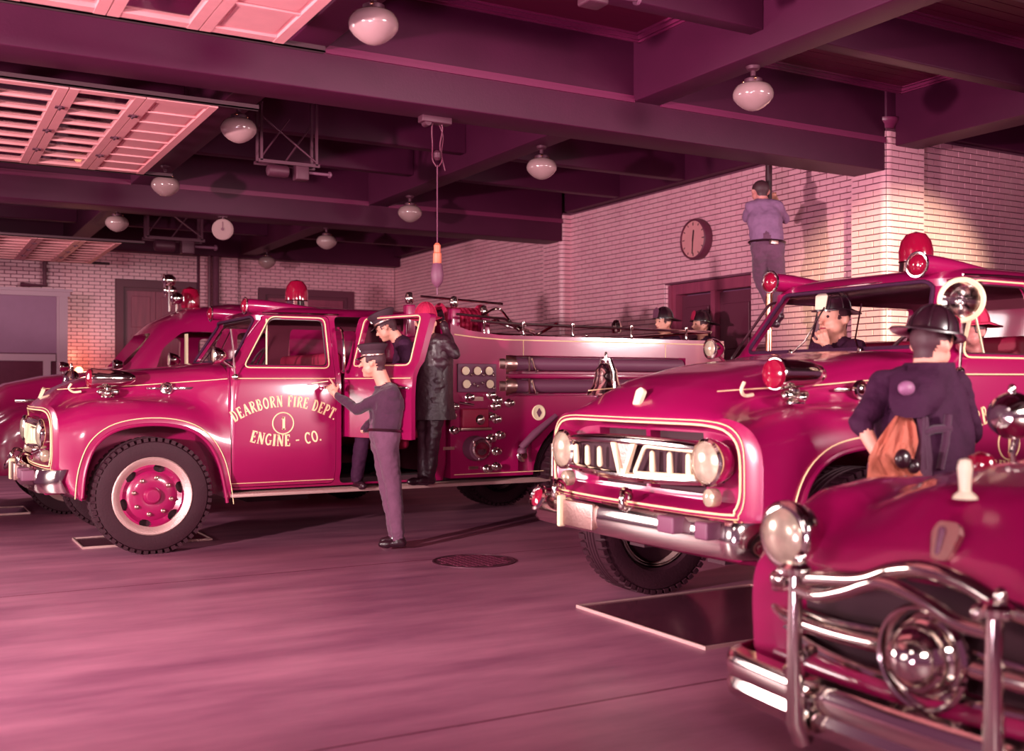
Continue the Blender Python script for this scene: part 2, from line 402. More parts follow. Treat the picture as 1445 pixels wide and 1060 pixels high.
# back wall door and window
def framed(name, x0, x1, z0, z1, win):
    d = tag(empty(name, ((x0+x1)/2, 21.35, z0)), kind='structure'); w = (x1-x0)/2; h = z1-z0
    f = MB(); t = .14
    f.box((-w, -.12, 0), (-w+t, .1, h)).box((w-t, -.12, 0), (w, .1, h)).box((-w+t, -.12, h-t), (w-t, .1, h))
    f.box((-w+t, -.05, 0), (-w+t+.06, .1, h-t)).box((w-t-.06, -.05, 0), (w-t, .1, h-t)).box((-w+t+.06, -.05, h-t-.06), (w-t-.06, .1, h-t))
    if win: f.box((-w-.05, -.18, 0), (w+.05, .1, .07))
    f.build('door_frame' if not win else 'window_frame', M['frame'], d, smooth=0)
    n = 2
    for k in range(n):
        a = -w+t+.06 + k*(2*w-2*t-.12)/n; b = a + (2*w-2*t-.12)/n
        p = MB(); p.box((a+.005, .0, .0), (b-.005, .05, h-t-.06))
        for zz in ((.12, h*.4), (h*.45, h*.7), (h*.74, h-t-.16)):
            p.box((a+.1, -.012, zz[0]), (b-.1, 0, zz[1]), .008)
        p.build('door_leaf' if not win else 'shutter', M['wood'], d, smooth=0)
framed('door_4', 3.45, 4.95, 0, 3.44, False)
framed('window_1', 6.18, 8.22, 1.0, 3.41, True)
# dark double door in the clock wall
d5 = tag(empty('door_5', (9.30, 10.99, 0)), kind='structure')
f = MB(); f.box((-.05, .74, 0), (.15, .88, 2.68)).box((-.05, -.88, 0), (.15, -.78, 2.68)).box((-.05, -.88, 2.68), (.15, .88, 2.82)).box((-.02, -.045, 0), (.12, .045, 2.68)).box((-.09, .80, 0), (-.05, .88, 2.81))
f.build('door_frame', M['wood'], d5, smooth=0)
for s in (-1, 1):
    p = MB(); y0, y1 = sorted((s*.05, s*.74)); p.box((.06, y0, .02), (.10, y1, 2.66))
    p.box((.03, y0+.1, .2), (.06, y1-.1, 1.05), .01).box((.03, y0+.1, 1.9), (.06, y1-.1, 2.5), .01)
    lf = p.build('door_leaf', M['frame'], d5, smooth=0)
    MB().box((.045, y0+.1, 1.15), (.058, y1-.1, 1.8)).build('pane', M['glass'], lf, smooth=0)
# no room is built behind it; the leaves carry a dark colour
# ------------------------------------------------------------------ grey booth in the back corner
bo = empty('dispatch_booth', (1.0, 20.5, 0), 'grey painted panelled booth against the back wall at the far left', 'booth')
m = MB(); m.box((-3, -.1, 2.0), (1.46, .7, 3.02)).box((-3, -.1, 0), (1.46, .7, .9)); m.build('wall_panel', M['grey'], bo, smooth=0)
m = MB(); m.box((-3, -.16, 3.0), (1.54, .7, 3.08)).box((-3, -.2, 3.08), (1.58, .7, 3.13)).box((1.36, -.15, 0), (1.50, .7, 3.0)).box((1.32, -.13, 0), (1.36, 0, 3.0)); m.build('trim', M['greylt'], bo, smooth=0)
m = MB(); m.box((-1.2, -.12, .9), (1.32, .0, 2.0)); 
m2 = MB(); m2.box((-1.2, -.17, 1.86), (1.3, -.1, 1.98)).box((1.1, -.165, .9), (1.22, -.1, 1.86)).box((-1.2, -.165, .9), (-1.08, -.1, 1.86)).box((-.1, -.165, .9), (0, -.1, 1.86)); m2.build('window_frame', M['greylt'], bo, smooth=0)
m.build('pane', M['plate'], bo, smooth=0)
cb = empty('wall_cabinet', (.65, 21.05, 3.25), 'small dark cabinet high on the back wall above the grey booth', 'cabinet')
MB().box((-.6, -.18, 0), (.58, .2, .5)).build('body', M['frame'], cb, smooth=0)
MB().box((-.5, -.2, .06), (.45, -.18, .44)).build('door', M['red_dark'], cb, smooth=0)

def pipe(pts, r, label, name='pipe', m='mortar'):
    o = MB().tube(pts, r, 10).build(name, M[m]); return tag(o, label, 'pipe')
pipe([(5.15, 21.02, 0), (5.15, 21.02, 4.1)], .035, 'thin dark vertical pipe on the back wall right of the brown door', m='frame')
pipe([(5.28, 21.05, 0), (5.28, 21.05, 4.1)], .065, 'thicker mauve vertical pipe on the back wall right of the brown door')
pipe([(2.2, 21.1, 3.95), (2.2, 21.1, 3.25), (1.8, 21.1, 3.25)], .04, 'dark bent pipe dropping down the back wall above the grey booth', m='frame')

# pole, clock, gauge, manhole, plates
pl = empty('fire_pole', (8.2, 8.78, 0), 'tall brass sliding pole with a man on it before the clock wall', 'pole')
MB().cyl((0, 0, 0), (0, 0, 3.05), .035).cyl((0, 0, 3.0), (0, 0, 3.1), .042).build('pole_tube', M['brass'], pl)
MB().cyl((0, 0, 3.05), (0, 0, 4.5), .036).build('upper_tube', M['black'], pl)
MB().lathe([(.16, 0), (.16, .015), (.06, .03), (.05, .07)], n=24).build('floor_flange', M['brass'], pl)

c = Vector((9.14, 11.28, 2.80)); 
# wall clock placed from its pixels on the wall plane
def on_x(px, py, X):
    u = (px-CX)/FPX; d = X/(FWD.x + RGT.x*u); return S(px, py, d)
def on_y(px, py, Y):
    u = (px-CX)/FPX; d = Y/(FWD.y + RGT.y*u); return S(px, py, d)
c = on_x(983, 338, 9.10)
ck = empty('wall_clock', tuple(c), 'round wall clock with pale dial and dark thick rim on the brick wall', 'clock')
MB().lathe([(.265, .06), (.27, .03), (.275, -.03), (.262, -.07), (.245, -.08), (.24, -.06), (.24, .05)], axis=(1, 0, 0), n=40).build('case', M['frame'], ck)
MB().lathe([(.243, 0), (.243, .01)], (-.055, 0, 0), (1, 0, 0), n=40).build('dial', M['doorpaint'], ck)
for k in range(12):
    hd = MB(); a = PI*k/6; y, z = math.sin(a), math.cos(a); r0 = .195 if k % 3 else .18
    hd.T = Matrix.Translation((-.06, 0, 0)) @ Matrix.Rotation(-a, 4, 'X'); hd.box((-.003, -.006, r0), (0, .006, .222)); hd.build('hour_mark', M['dark'], ck, smooth=0)
for name, ang, l, w in (('minute_hand', 176, .19, .008), ('hour_hand', -8, .12, .011)):
    h_ = MB(); h_.T = Matrix.Translation((-.066, 0, 0)) @ Matrix.Rotation(math.radians(-ang), 4, 'X'); h_.box((-.003, -w, -.03), (.0, w, l)); h_.build(name, M['dark'], ck, smooth=0)

g = on_y(314.5, 324, 14.45)
gg = empty('hanging_dial', tuple(g), 'round pale dial hanging on a short hook under the second ceiling beam', 'dial', rz=math.radians(-20))
MB().lathe([(.13, .03), (.142, .015), (.142, -.02), (.13, -.03)], axis=(0, 1, 0), n=32).build('case', M['globe'], gg)
MB().lathe([(.115, 0), (.115, -.004)], (0, -.032, 0), (0, 1, 0), n=32).build('face', M['globe'], gg)
h_ = MB().box((-.004, -.042, -.02), (.004, -.036, .1)).cyl((0, -.03, 0), (0, -.045, 0), .02, n=12); h_.build('pointer', M['frame'], gg)
MB().tube([(0, 0, .13), (0, 0, .19)], .012).box((-.06, -.02, .165), (.06, .02, .18)).build('hook', M['iron'], gg)

mh = S(669, 792, H*FPX/(792-HZ))
mc = empty('manhole_cover', (mh.x, mh.y, 0), 'round ribbed iron manhole cover set in the floor right of the standing officer', 'manhole cover')
MB().lathe([(.34, 0), (.34, .006), (.325, .007), (.325, .003), (.0, .003)], n=40).build('frame_ring', M['iron'], mc)
m = MB()
for i in range(-5, 6):
    for j in range(-5, 6):
        if i*i+j*j < 26: m.box((i*.055-.018, j*.055-.018, .003), (i*.055+.018, j*.055+.018, .009))
tag(m.build('tread_stud', M['frame'], mc, smooth=0), kind='stuff')
def plate(a, b, name, label, w):
    p, q = a, b; o = empty(name, ((p[0]+q[0])/2, (p[1]+q[1])/2, 0), label, 'plate'); hx, hy = abs(q[0]-p[0])/2, abs(q[1]-p[1])/2
    MB().box((-hx, -hy, .0), (hx, hy, .012)).build('steel_sheet', M['plate'], o, smooth=0)
    e = MB(); e.box((-hx-w, -hy-w, 0), (hx+w, -hy, .02)).box((-hx-w, hy, 0), (hx+w, hy+w, .02)).box((-hx-w, -hy, 0), (-hx, hy, .02)).box((hx, -hy, 0), (hx+w, hy, .02)); e.build('edge_frame', M['alloy'], o, smooth=0)
def fl_(px, py): p = S(px, py, H*FPX/(py-HZ)); return (p.x, p.y)
a = fl_(882, 855)
plate((3.75, 4.50), (5.2, 5.75), 'drip_plate', 'large wet steel drip plate on the floor under the nose of the nearer fire engine', .012)
plate((1.35, 9.95), (2.45, 10.6), 'drip_plate', 'thin steel plate on the floor between the front wheels of the left fire engine', .01)
plate((.2, 13.0), (1.2, 13.7), 'drip_plate', 'small steel plate on the floor at the far left edge', .01)

# ------------------------------------------------------------------ ceiling globes
GP = [(2.65, 6.5, 'large white globe lamp nearest the camera, at the top left of centre'), (2.65, 9.74, 'white globe lamp just right of the middle overhead door'),
      (2.65, 12.9, 'white globe lamp below the corner of the middle overhead door'), (2.65, 16.2, 'dim white globe lamp above the farthest overhead door'),
      (5.95, 6.55, 'white globe lamp in front of the panelled ceiling at the upper right'), (5.95, 9.85, 'white globe lamp right of the hanging cable, above the hose bed'),
      (5.95, 13.3, 'white globe lamp just left of the hanging cable'), (5.95, 16.6, 'small white globe lamp above the roof of the left fire engine'), (5.95, 19.9, 'faint small globe lamp farthest away, before the back wall')]
proto = None
for i, (x, y, lb) in enumerate(GP):
    z = 3.76
    if proto is None:
        proto = empty('globe_lamp', (x, y, z)); tag(proto, lb, 'lamp', 'schoolhouse globes under the beams')
        MB().lathe([(.066, .105), (.075, .10), (.105, .096), (.138, .075), (.158, .04), (.164, .01), (.158, -.02), (.128, -.058), (.088, -.090), (.05, -.110), (.02, -.118), (0, -.119)], n=40).build('globe', M['globe'], proto, smooth=60)
        MB().lathe([(.066, .10), (.072, .115), (.072, .135), (.04, .15), (.022, .16), (.022, .2), (.05, .215), (.06, .238)], n=24).build('fitter', M['iron'], proto)
        for k in range(3):
            a = 2*PI*k/3; MB().ell((.078*math.cos(a), .078*math.sin(a), .125), .012, 8, 6).build('thumbscrew', M['brass'], proto)
        g_ = proto
    else:
        g_ = copy_tree(proto); g_['label'] = lb; g_.location = (x, y, z)

# hanging cable with orange plug
hc = empty('hanging_cable', (4.9, 9.6, 3.7), None, None)
p0 = S(617, 160, 10.6); hc.location = (p0.x, 8.4, 3.70)
p0 = on_y(617, 170, 8.22); zz = lambda py: H-(py-HZ)/FPX*p0.dot(FWD)
hc.location = (p0.x, p0.y, 3.675); tag(hc, 'thin cable hanging from a beam pulley with an orange plug at its end', 'cable')
L = lambda py: zz(py)-3.675
MB().box((-.16, -.05, -.03), (.12, .05, .03), .01).cyl((-.1, -.04, -.03), (-.1, .04, -.03), .03).build('bracket', M['iron'], hc)
m = MB()
for s in (-1, 1): m.tube(spline([(s*.02, 0, 0), (s*.05, 0, L(180)), (s*.035, .02, L(205)), (s*.045, 0, L(225)), (s*.01, 0, L(235))], 4), .006, 6)
m.tube(spline([(.02, .03, 0), (.07, .03, L(190)), (.05, .02, L(215)), (.075, 0, L(240))], 4), .005, 6); m.build('cable_loops', M['frame'], hc)
MB().lathe([(.02, 0), (.035, -.02), (.035, -.06), (.015, -.08)], (0, 0, L(213)), n=12).build('pulley', M['iron'], hc)
MB().cyl((0, 0, L(233)), (0, 0, L(345)), .006, n=8).build('cord', M['mortar'], hc)
MB().lathe([(.015, 0), (.03, -.02), (.028, -.08), (.036, -.09), (.036, -.17), (.022, -.19)], (0, 0, L(343)), n=16).build('plug', M['orange'], hc)
MB().lathe([(.02, 0), (.045, -.04), (.055, -.12), (.048, -.18), (.02, -.22), (.006, -.23), (.006, -.29)], (0, 0, L(368)), n=16).build('socket', M['hose'], hc)

# door operators under the ceiling
def operator(loc, label, sc=1, top=.75):
    o = empty('door_operator', loc, label, 'motor', 'iron door operators under the ceiling')
    fr = MB()
    for x in (-.45, .45):
        for y in (-.12, .12): fr.box((x-.02, y-.02, -.0), (x+.02, y+.02, top))
    fr.box((-.5, -.14, -.03), (.5, -.10, .02)).box((-.5, .10, -.03), (.5, .14, .02)); fr.build('hanger_frame', M['iron'], o, smooth=0)
    b = MB()
    b.tube([(-.45, -.12, .7), (.45, -.12, .05)], .016, 6).tube([(.45, .12, .7), (0, .12, .05)], .016, 6).tube([(-.45, -.12, .05), (0, -.12, .7)], .014, 6); b.build('brace', M['iron'], o)
    MB().lathe([(.05, -.18), (.09, -.16), (.10, -.12), (.10, .12), (.09, .16), (.05, .18)], (-.15, 0, -.12), (1, 0, 0)).build('motor', M['iron'], o)
    MB().box((.12, -.1, -.24), (.34, .1, 0), .02).build('gearbox', M['iron'], o)
    MB().cyl((.3, 0, -.1), (.75, 0, -.1), .025).lathe([(.05, 0), (.05, .03), (.03, .04)], (.7, 0, -.1), (1, 0, 0)).build('shaft', M['hose'], o)
    o.scale = (sc, sc, sc); return o
operator(tuple(S(405, 232, 10.6)), 'dark iron door motor hanging right of the middle overhead door', top=1.48).scale = (.62, .62, .62)
operator(tuple(S(245, 338, 17.5)), 'dark iron door motor hanging above the brown back door').scale = (.95, .95, .95)
operator((3.6, 5.6, 3.98), 'dark iron hoist motor at the very top of the picture').scale = (.7, .7, .7)
wl = empty('warning_lantern', (2.75, 20.85, 1.55), 'small warm glowing lantern low against the back wall at left', 'lantern')
MB().lathe([(.07, 0), (.08, .02), (.08, .05), (.06, .06)], n=16).build('base', M['iron'], wl)
MB().lathe([(.055, .06), (.07, .1), (.07, .18), (.03, .22)], n=16).build('glass', M['warm'], wl)
MB().box((-.16, -.12, -1.55), (.16, .12, 0)).build('stand', M['frame'], wl, smooth=0)
lw = lamp('lantern_light', 'POINT', (2.75, 20.7, 2.0), (3, 21, 2), 14, .08, color=(1, .45, .25))
# ------------------------------------------------------------------ lettering: a small engraved alphabet
def arcp(cx, cy, rx, ry, a0, a1, n=9): return [(cx+rx*math.cos(math.radians(a0+(a1-a0)*i/n)), cy+ry*math.sin(math.radians(a0+(a1-a0)*i/n))) for i in range(n+1)]
TK, TN = .20, .10     # thick and thin strokes
GL = {  # width, [(points, thickness)]; serifs are short thin bars
 'D': (.62, [([(.14,0),(.14,1)],TK), ([(.02,.04),(.3,.04)],TN), ([(.02,.96),(.3,.96)],TN), (arcp(.26,.5,.26,.46,-90,90),.13)]),
 'E': (.56, [([(.14,0),(.14,1)],TK), ([(.02,.04),(.52,.04)],TN), ([(.02,.96),(.5,.96)],TN), ([(.14,.52),(.38,.52)],TN), ([(.5,.04),(.5,.25)],.07), ([(.48,.96),(.48,.78)],.07), ([(.38,.62),(.38,.42)],.06)]),
 'A': (.68, [([(.08,0),(.33,1)],.10), ([(.33,1),(.58,0)],TK), ([(.17,.34),(.5,.34)],.08), ([(.0,.03),(.2,.03)],.06), ([(.46,.03),(.7,.03)],.06)]),
 'R': (.62, [([(.14,0),(.14,1)],TK), ([(.02,.04),(.26,.04)],.07), ([(.02,.96),(.3,.96)],TN), (arcp(.28,.74,.22,.22,-90,90),.12), ([(.14,.52),(.3,.52)],TN), ([(.3,.5),(.54,.02)],.14), ([(.5,.03),(.64,.03)],.06)]),
 'B': (.6, [([(.14,0),(.14,1)],TK), ([(.02,.04),(.28,.04)],TN), ([(.02,.96),(.28,.96)],TN), (arcp(.26,.75,.2,.21,-90,90),.12), (arcp(.28,.29,.23,.25,-90,90),.13), ([(.14,.53),(.3,.53)],TN)]),
 'O': (.66, [(arcp(.33,.5,.25,.44,0,360,18),.14)]),
 'N': (.70, [([(.12,0),(.12,1)],.09), ([(.12,.97),(.56,.03)],TK), ([(.57,0),(.57,1)],.09), ([(.02,.03),(.22,.03)],.06), ([(.46,.97),(.68,.97)],.06), ([(0,.97),(.16,.97)],.06)]),
 'F': (.54, [([(.14,0),(.14,1)],TK), ([(.02,.04),(.28,.04)],TN), ([(.02,.96),(.5,.96)],TN), ([(.14,.52),(.38,.52)],TN), ([(.48,.96),(.48,.76)],.07), ([(.38,.62),(.38,.42)],.06)]),
 'I': (.32, [([(.15,0),(.15,1)],TK), ([(.02,.04),(.28,.04)],TN), ([(.02,.96),(.28,.96)],TN)]),
 'P': (.58, [([(.14,0),(.14,1)],TK), ([(.02,.04),(.28,.04)],TN), ([(.02,.96),(.3,.96)],TN), (arcp(.28,.72,.22,.24,-90,90),.13), ([(.14,.48),(.3,.48)],TN)]),
 'T': (.60, [([(.29,0),(.29,1)],TK), ([(.17,.04),(.41,.04)],TN), ([(.02,.96),(.56,.96)],TN), ([(.04,.96),(.04,.76)],.07), ([(.54,.96),(.54,.76)],.07)]),
 'G': (.66, [(arcp(.34,.5,.26,.44,50,320,16),.14), ([(.54,.05),(.54,.42)],.13), ([(.4,.42),(.64,.42)],.07)]),
 'C': (.62, [(arcp(.34,.5,.26,.44,50,310,16),.14), ([(.53,.95),(.53,.72)],.07)]),
 '1': (.36, [([(.18,0),(.18,1)],TK), ([(.04,.04),(.32,.04)],TN), ([(.04,.8),(.2,.98)],.09)]),
 '-': (.44, [([(.04,.45),(.38,.45)],.10)]), '.': (.22, [([(.08,.0),(.08,.14)],.15)]), ' ': (.34, [])}
def glyph(mb, ch, T, sz, sx=1):
    for pts, th in GL[ch][1]:
        P = [Vector((x, y)) for x, y in pts]; L = []; R = []
        for i, p in enumerate(P):
            t = ((P[min(i+1, len(P)-1)] - P[max(i-1, 0)])).normalized() if pts[0] != pts[-1] or 0 < i < len(P)-1 else (P[1]-P[-2]).normalized()
            n = Vector((-t.y, t.x))*th/2; L.append(p+n); R.append(p-n)
        for i in range(len(P)-1):
            q = [L[i], L[i+1], R[i+1], R[i]]
            vs = [T @ Vector((a.x*sz*sx, d, a.y*sz)) for d in (0, .0015) for a in q]
            mb.add(vs, [(0,1,2,3), (4,7,6,5), (0,4,5,1), (1,5,6,2), (2,6,7,3), (3,7,4,0)])
def arc_text(mb, txt, cx, cz, R, sz, y, over=True, gap=.06, mid=0, sx=1):
    tot = sum(GL[c][0]+gap for c in txt)*sz*sx; a = -tot/2
    for c in txt:
        w = GL[c][0]*sz*sx; th = (a+w/2)/R + mid
        if over: T = Matrix.Translation((cx + R*math.sin(th), y, cz + R*math.cos(th))) @ Matrix.Rotation(th, 4, 'Y')
        else: T = Matrix.Translation((cx + R*math.sin(th), y, cz - R*math.cos(th))) @ Matrix.Rotation(-th, 4, 'Y')
        glyph(mb, c, T @ Matrix.Translation((-w/2, 0, 0)), sz, sx); a += w+gap*sz*sx

# ------------------------------------------------------------------ the fire engine
def section(x, P, bow=0):
    """closed cross section from a half section of (y, z) points: top centre, down one side, bottom centre"""
    r = []
    for y, z in P: r.append(Vector((x + bow*(y/1.05)**2, -y, z)))
    for y, z in reversed(P[1:-1]): r.append(Vector((x + bow*(y/1.05)**2, y, z)))
    return r
def dense(P, n=3):
    s = spline([(y, 0, z) for y, z in P], n); return [(p.x, p.z) for p in s]
def make_wheel(parent, loc, side, name='wheel', r=.49, w=.27):
    wmb = MB(); s = side
    prof = [(.315, .10), (.335, .125), (.40, .135), (.455, .125), (.478, .10), (.488, .05), (.49, 0), (.488, -.05), (.478, -.10), (.455, -.125), (.40, -.135), (.335, -.125), (.315, -.10)]
    k = r/.49
    wmb.lathe([(a*k, b*w/.27) for a, b in prof], (0, 0, 0), (0, s, 0), n=56, cap=False)
    wh = wmb.build(name, M['rubber'], parent, loc=loc)
    tb = MB(); N = 52
    for i in range(N):
        a = 2*PI*i/N
        for e in (-1, 1):
            tb.T = Matrix.Rotation(a + (PI/N if e > 0 else 0), 4, 'Y'); tb.box((-.018*k, e*.135*w/.27, .462*k), (.018*k, e*.06*w/.27, .494*k))
    tb.T = Matrix.Identity(4)
    for e in (-.035, 0, .035): tb.lathe([(.489*k, e-.011), (.497*k, e-.008), (.497*k, e+.008), (.489*k, e+.011)], axis=(0, 1, 0), n=48)
    tag(tb.build('tread_block', M['rubber'], wh, smooth=30), kind='stuff')
    MB().lathe([(.30*k, -.11), (.318*k, .10), (.332*k, .128), (.322*k, .137), (.305*k, .132), (.285*k, .118), (.262*k, .10), (.262*k, .07), (.285*k, .06), (.285*k, -.11)], axis=(0, s, 0), n=48, cap=False).build('rim', M['alloy'], wh)
    disc = MB(); disc.lathe([(.268*k, .05), (.268*k, .10), (.245*k, .108), (.21*k, .085), (.19*k, .10), (.12*k, .112), (.075*k, .105), (.065*k, .14), (.05*k, .158), (.0, .16)], axis=(0, s, 0), n=48)
    dm = disc.mesh('disc'); cut = MB()
    for i in range(6):
        a = 2*PI*i/6 + .25; cut.T = Matrix.Rotation(a, 4, 'Y') @ Matrix.Translation((0, 0, .238*k)) @ Matrix.Diagonal((1.0, 1, .62, 1)); cut.cyl((0, -.3, 0), (0, .3, 0), .052*k, n=14)
    dm = boolean(dm, [cut.mesh('c')]); link('disc', dm, M['red'], wh)
    for i in range(8):
        a = 2*PI*i/8 + .2; c = (.155*k*math.sin(a), 0, .155*k*math.cos(a)); n = MB(); n.T = Matrix.Translation(c)
        n.lathe([(.019, .10*1), (.019, .122), (.012, .128), (.010, .14), (.0, .142)], axis=(0, s, 0), n=8).build('lug_nut', M['steel'], wh)
    return wh
def prism_mesh(o, ax, a, b): return MB().prism(o, ax, a, b).mesh('cut')

def build_engine():
    root = empty('fire_engine', (0, 0, 0)); red = M['red']
    # ---- front clip: hood, fenders and nose in one lofted body
    ST = [
     (-.84, .10, [(0,1.235),(.4,1.235),(.65,1.23),(.79,1.215),(.86,1.19),(.93,1.14),(.96,1.06),(.965,.96),(.96,.80),(.92,.70),(.80,.67),(0,.66)]),
     (-.82, .10, [(0,1.27),(.4,1.27),(.65,1.26),(.80,1.245),(.88,1.22),(.95,1.17),(.995,1.08),(1.005,.96),(1.0,.78),(.97,.64),(.85,.60),(0,.60)]),
     (-.76, .12, [(0,1.325),(.35,1.32),(.6,1.30),(.76,1.265),(.85,1.235),(.93,1.20),(1.0,1.12),(1.03,.98),(1.035,.76),(1.03,.56),(.88,.54),(0,.54)]),
     (-.66, .10, [(0,1.405),(.33,1.40),(.56,1.37),(.70,1.305),(.78,1.265),(.88,1.25),(.985,1.185),(1.045,1.04),(1.05,.76),(1.05,.50),(.9,.48),(0,.48)]),
     (-.50, .05, [(0,1.48),(.33,1.475),(.54,1.44),(.67,1.36),(.75,1.295),(.86,1.295),(.985,1.235),(1.05,1.08),(1.05,.75),(1.05,.46),(.9,.44),(0,.44)]),
     (-.1, 0, [(0,1.565),(.33,1.56),(.56,1.525),(.70,1.44),(.77,1.33),(.87,1.315),(.99,1.26),(1.055,1.12),(1.055,.75),(1.05,.46),(.9,.44),(0,.44)]),
     (.28, 0, [(0,1.60),(.33,1.595),(.60,1.57),(.76,1.49),(.83,1.36),(.90,1.29),(1.0,1.22),(1.055,1.08),(1.055,.75),(1.05,.46),(.9,.44),(0,.44)]),
     (.48, 0, [(0,1.63),(.33,1.625),(.64,1.60),(.84,1.53),(.92,1.40),(.95,1.26),(1.005,1.14),(1.05,1.0),(1.05,.75),(1.05,.46),(.9,.44),(0,.44)]),
     (.66, 0, [(0,1.645),(.33,1.64),(.68,1.62),(.90,1.55),(.99,1.44),(1.01,1.25),(1.03,1.05),(1.05,.9),(1.05,.75),(1.05,.46),(.9,.44),(0,.44)])]
    rs = []
    OPEN = [(0,1.205),(.4,1.205),(.6,1.203),(.73,1.19),(.80,1.165),(.85,1.12),(.875,1.05),(.88,.96),(.875,.86),(.84,.79),(.76,.765),(0,.765)]
    OP2 = [(0,1.185),(.4,1.185),(.58,1.18),(.70,1.165),(.77,1.14),(.81,1.10),(.83,1.04),(.835,.96),(.83,.88),(.80,.82),(.73,.795),(0,.795)]
    rs.append(section(-.70, dense([(y*.97, .98+(z-.98)*.96) for y, z in OP2]), .02)); rs.append(section(-.73, dense(OP2), .05))
    rs.append(section(-.83, dense(OPEN), .10)); rs.append(section(-.845, dense([(y*1.02, z+(.008 if z > 1 else -.008)) for y, z in OPEN]), .10))
    xs = ST
    for i in range(len(xs)-1):
        n = 1 if i < 3 else 3
        for k in range(n):
            t = k/n; (xa, ba, A), (xb, bb, B_) = xs[i], xs[i+1]
            # catmull along x for smooth crowns
            pa = xs[max(i-1, 0)]; pb = xs[min(i+2, len(xs)-1)]
            def cr(a, b, c, d): return .5*((2*b)+(c-a)*t+(2*a-5*b+4*c-d)*t*t+(3*b-a-3*c+d)*t**3)
            P = [(cr(pa[2][j][0], A[j][0], B_[j][0], pb[2][j][0]) if i >= 3 else A[j][0], cr(pa[2][j][1], A[j][1], B_[j][1], pb[2][j][1]) if i >= 3 else A[j][1]) for j in range(12)]
            rs.append(section(xa+(xb-xa)*t, dense(P), ba+(bb-ba)*t))
    rs.append(section(.66, dense(xs[-1][2]), 0))
    m = MB(); m.rings(rs); clip = m.mesh('clip')
    arch = [(-.56,-.3),(-.56,.5),(-.535,.72),(-.46,.92),(-.32,1.04),(-.12,1.09),(.12,1.09),(.32,1.04),(.46,.93),(.55,.77),(.60,.58),(.63,.4),(.63,-.3)]
    ap = [(p.x, p.z) for p in spline([(x, 0, z) for x, z in arch[1:-1]], 4)]; ap = [arch[0]] + ap + [arch[-1]]
    cuts = [prism_mesh(ap, 'y', -1.4, -.60), prism_mesh(ap, 'y', .60, 1.4)]
    # hood air slots above and below the grille bar
    cuts.append(MB().box((-.9, -.5, 1.12), (-.6, -.02, 1.165)).box((-.9, .02, 1.12), (-.6, .5, 1.165)).box((-.9, -.52, .83), (-.6, -.02, .885)).box((-.9, .02, .83), (-.6, .52, .885)).mesh('c'))
    link('hood_and_fenders', boolean(clip, cuts), red, root, 32)
    ch = M['chrome']
    MB().box((-.62, -.54, .80), (-.60, .54, 1.18)).build('radiator_core', M['dark'], root, smooth=0)
    # arch lips and gold stripes
    for s in (-1, 1):
        lip = [(x, s*1.052, z) for x, z in ap[1:-1]]
        MB().tube(lip, .016, 8).build('fender_lip', red, root)
        off = []
        for i, (x, z) in enumerate(ap[1:-1]):
            c = Vector((.03, .55)); v = Vector((x, z))-c; v = v*(1+.055/v.length); off.append((c.x+v.x, c.y+v.y))
        MB().tube([(x, s*1.058 if z < 1.06 else s*(1.060-(z-1.06)*.12), z) for x, z in off], .0045, 5).build('arch_stripe', M['gold'], root)
    def ring_at(P, x, bow, dr=0):
        return [v for v in section(x, dense([(y+(dr if y > .3 else 0), z+(dr if z > 1 else -dr)) for y, z in P]), bow)]
    MB().tube(ring_at(OPEN, -.852, .10, .012), .0065, 6, closed=True).tube(ring_at(OPEN, -.848, .10, .034), .0035, 5, closed=True).build('grille_stripe', M['gold'], root)
    # grille bar
    g = MB(); bw = lambda y: .10*(y/1.05)**2
    def hbar(z, r, y0, y1, x=-.86, n=24, zf=lambda y: 0): return [(x + bw(y0+(y1-y0)*i/n), y0+(y1-y0)*i/n, z+zf(y0+(y1-y0)*i/n)) for i in range(n+1)]
    bm = MB(); 
    outl = [(-.80,.985),(-.72,1.09),(-.3,1.115),(.3,1.115),(.72,1.09),(.80,.985),(.72,.92),(.3,.90),(-.3,.90),(-.72,.92)]
    for z, r in ((1.105, .022), (.905, .022)): bm.tube(hbar(z, r, -.74, .74, zf=lambda y, s=(1 if z < 1 else -1): s*.02*(y/.7)**2), r, 10)
    for z in (1.13, .88): bm.tube(hbar(z, .01, -.70, .70, x=-.845, zf=lambda y, s=(1 if z < 1 else -1): s*.03*(y/.7)**2), .011, 8)
    gb = bm.build('grille_bar', ch, root)
    d = MB()
    for i in range(24):
        y0 = -.72+1.44*i/24; y1 = y0+.062; d.box((-.80+bw(y0), y0, .91), (-.78+bw(y0), y1, 1.10))
    d.build('grille_back', M['dark'], gb, smooth=0)
    for s in (-1, 1):
        fr = [(y, z) for y, z in roundpoly([(s*.10,.925),(s*.66,.94),(s*.68,1.0),(s*.66,1.075),(s*.20,1.085)], .025)]
        if s < 0: MB().tube([(-.868+bw(y), y, z) for y, z in fr], .013, 8, closed=True).build('grille_loop', M['cream'], gb)
        for k in range(3):
            y = s*(.26+k*.145); t = MB(); t.T = Matrix.Translation((-.862+bw(y), y, 1.0)); t.cap((0, 0, -.045), (-.004, 0, .045), .02, .016, 10).build('grille_tooth', M['cream'], gb)
    v = MB()
    for s in (-1, 1): v.T = Matrix.Identity(4); v.add([(-.89,s*.012,.915),(-.89,s*.035,.915),(-.88,s*.12,1.09),(-.88,s*.075,1.09),(-.86,s*.012,.915),(-.86,s*.035,.915),(-.86,s*.12,1.09),(-.86,s*.075,1.09)], [(0,1,2,3),(4,7,6,5),(0,4,5,1),(1,5,6,2),(2,6,7,3),(3,7,4,0)])
    v.box((-.885, -.012, .905), (-.86, .012, .945)); v.build('letter_v', M['cream'], gb, smooth=0)
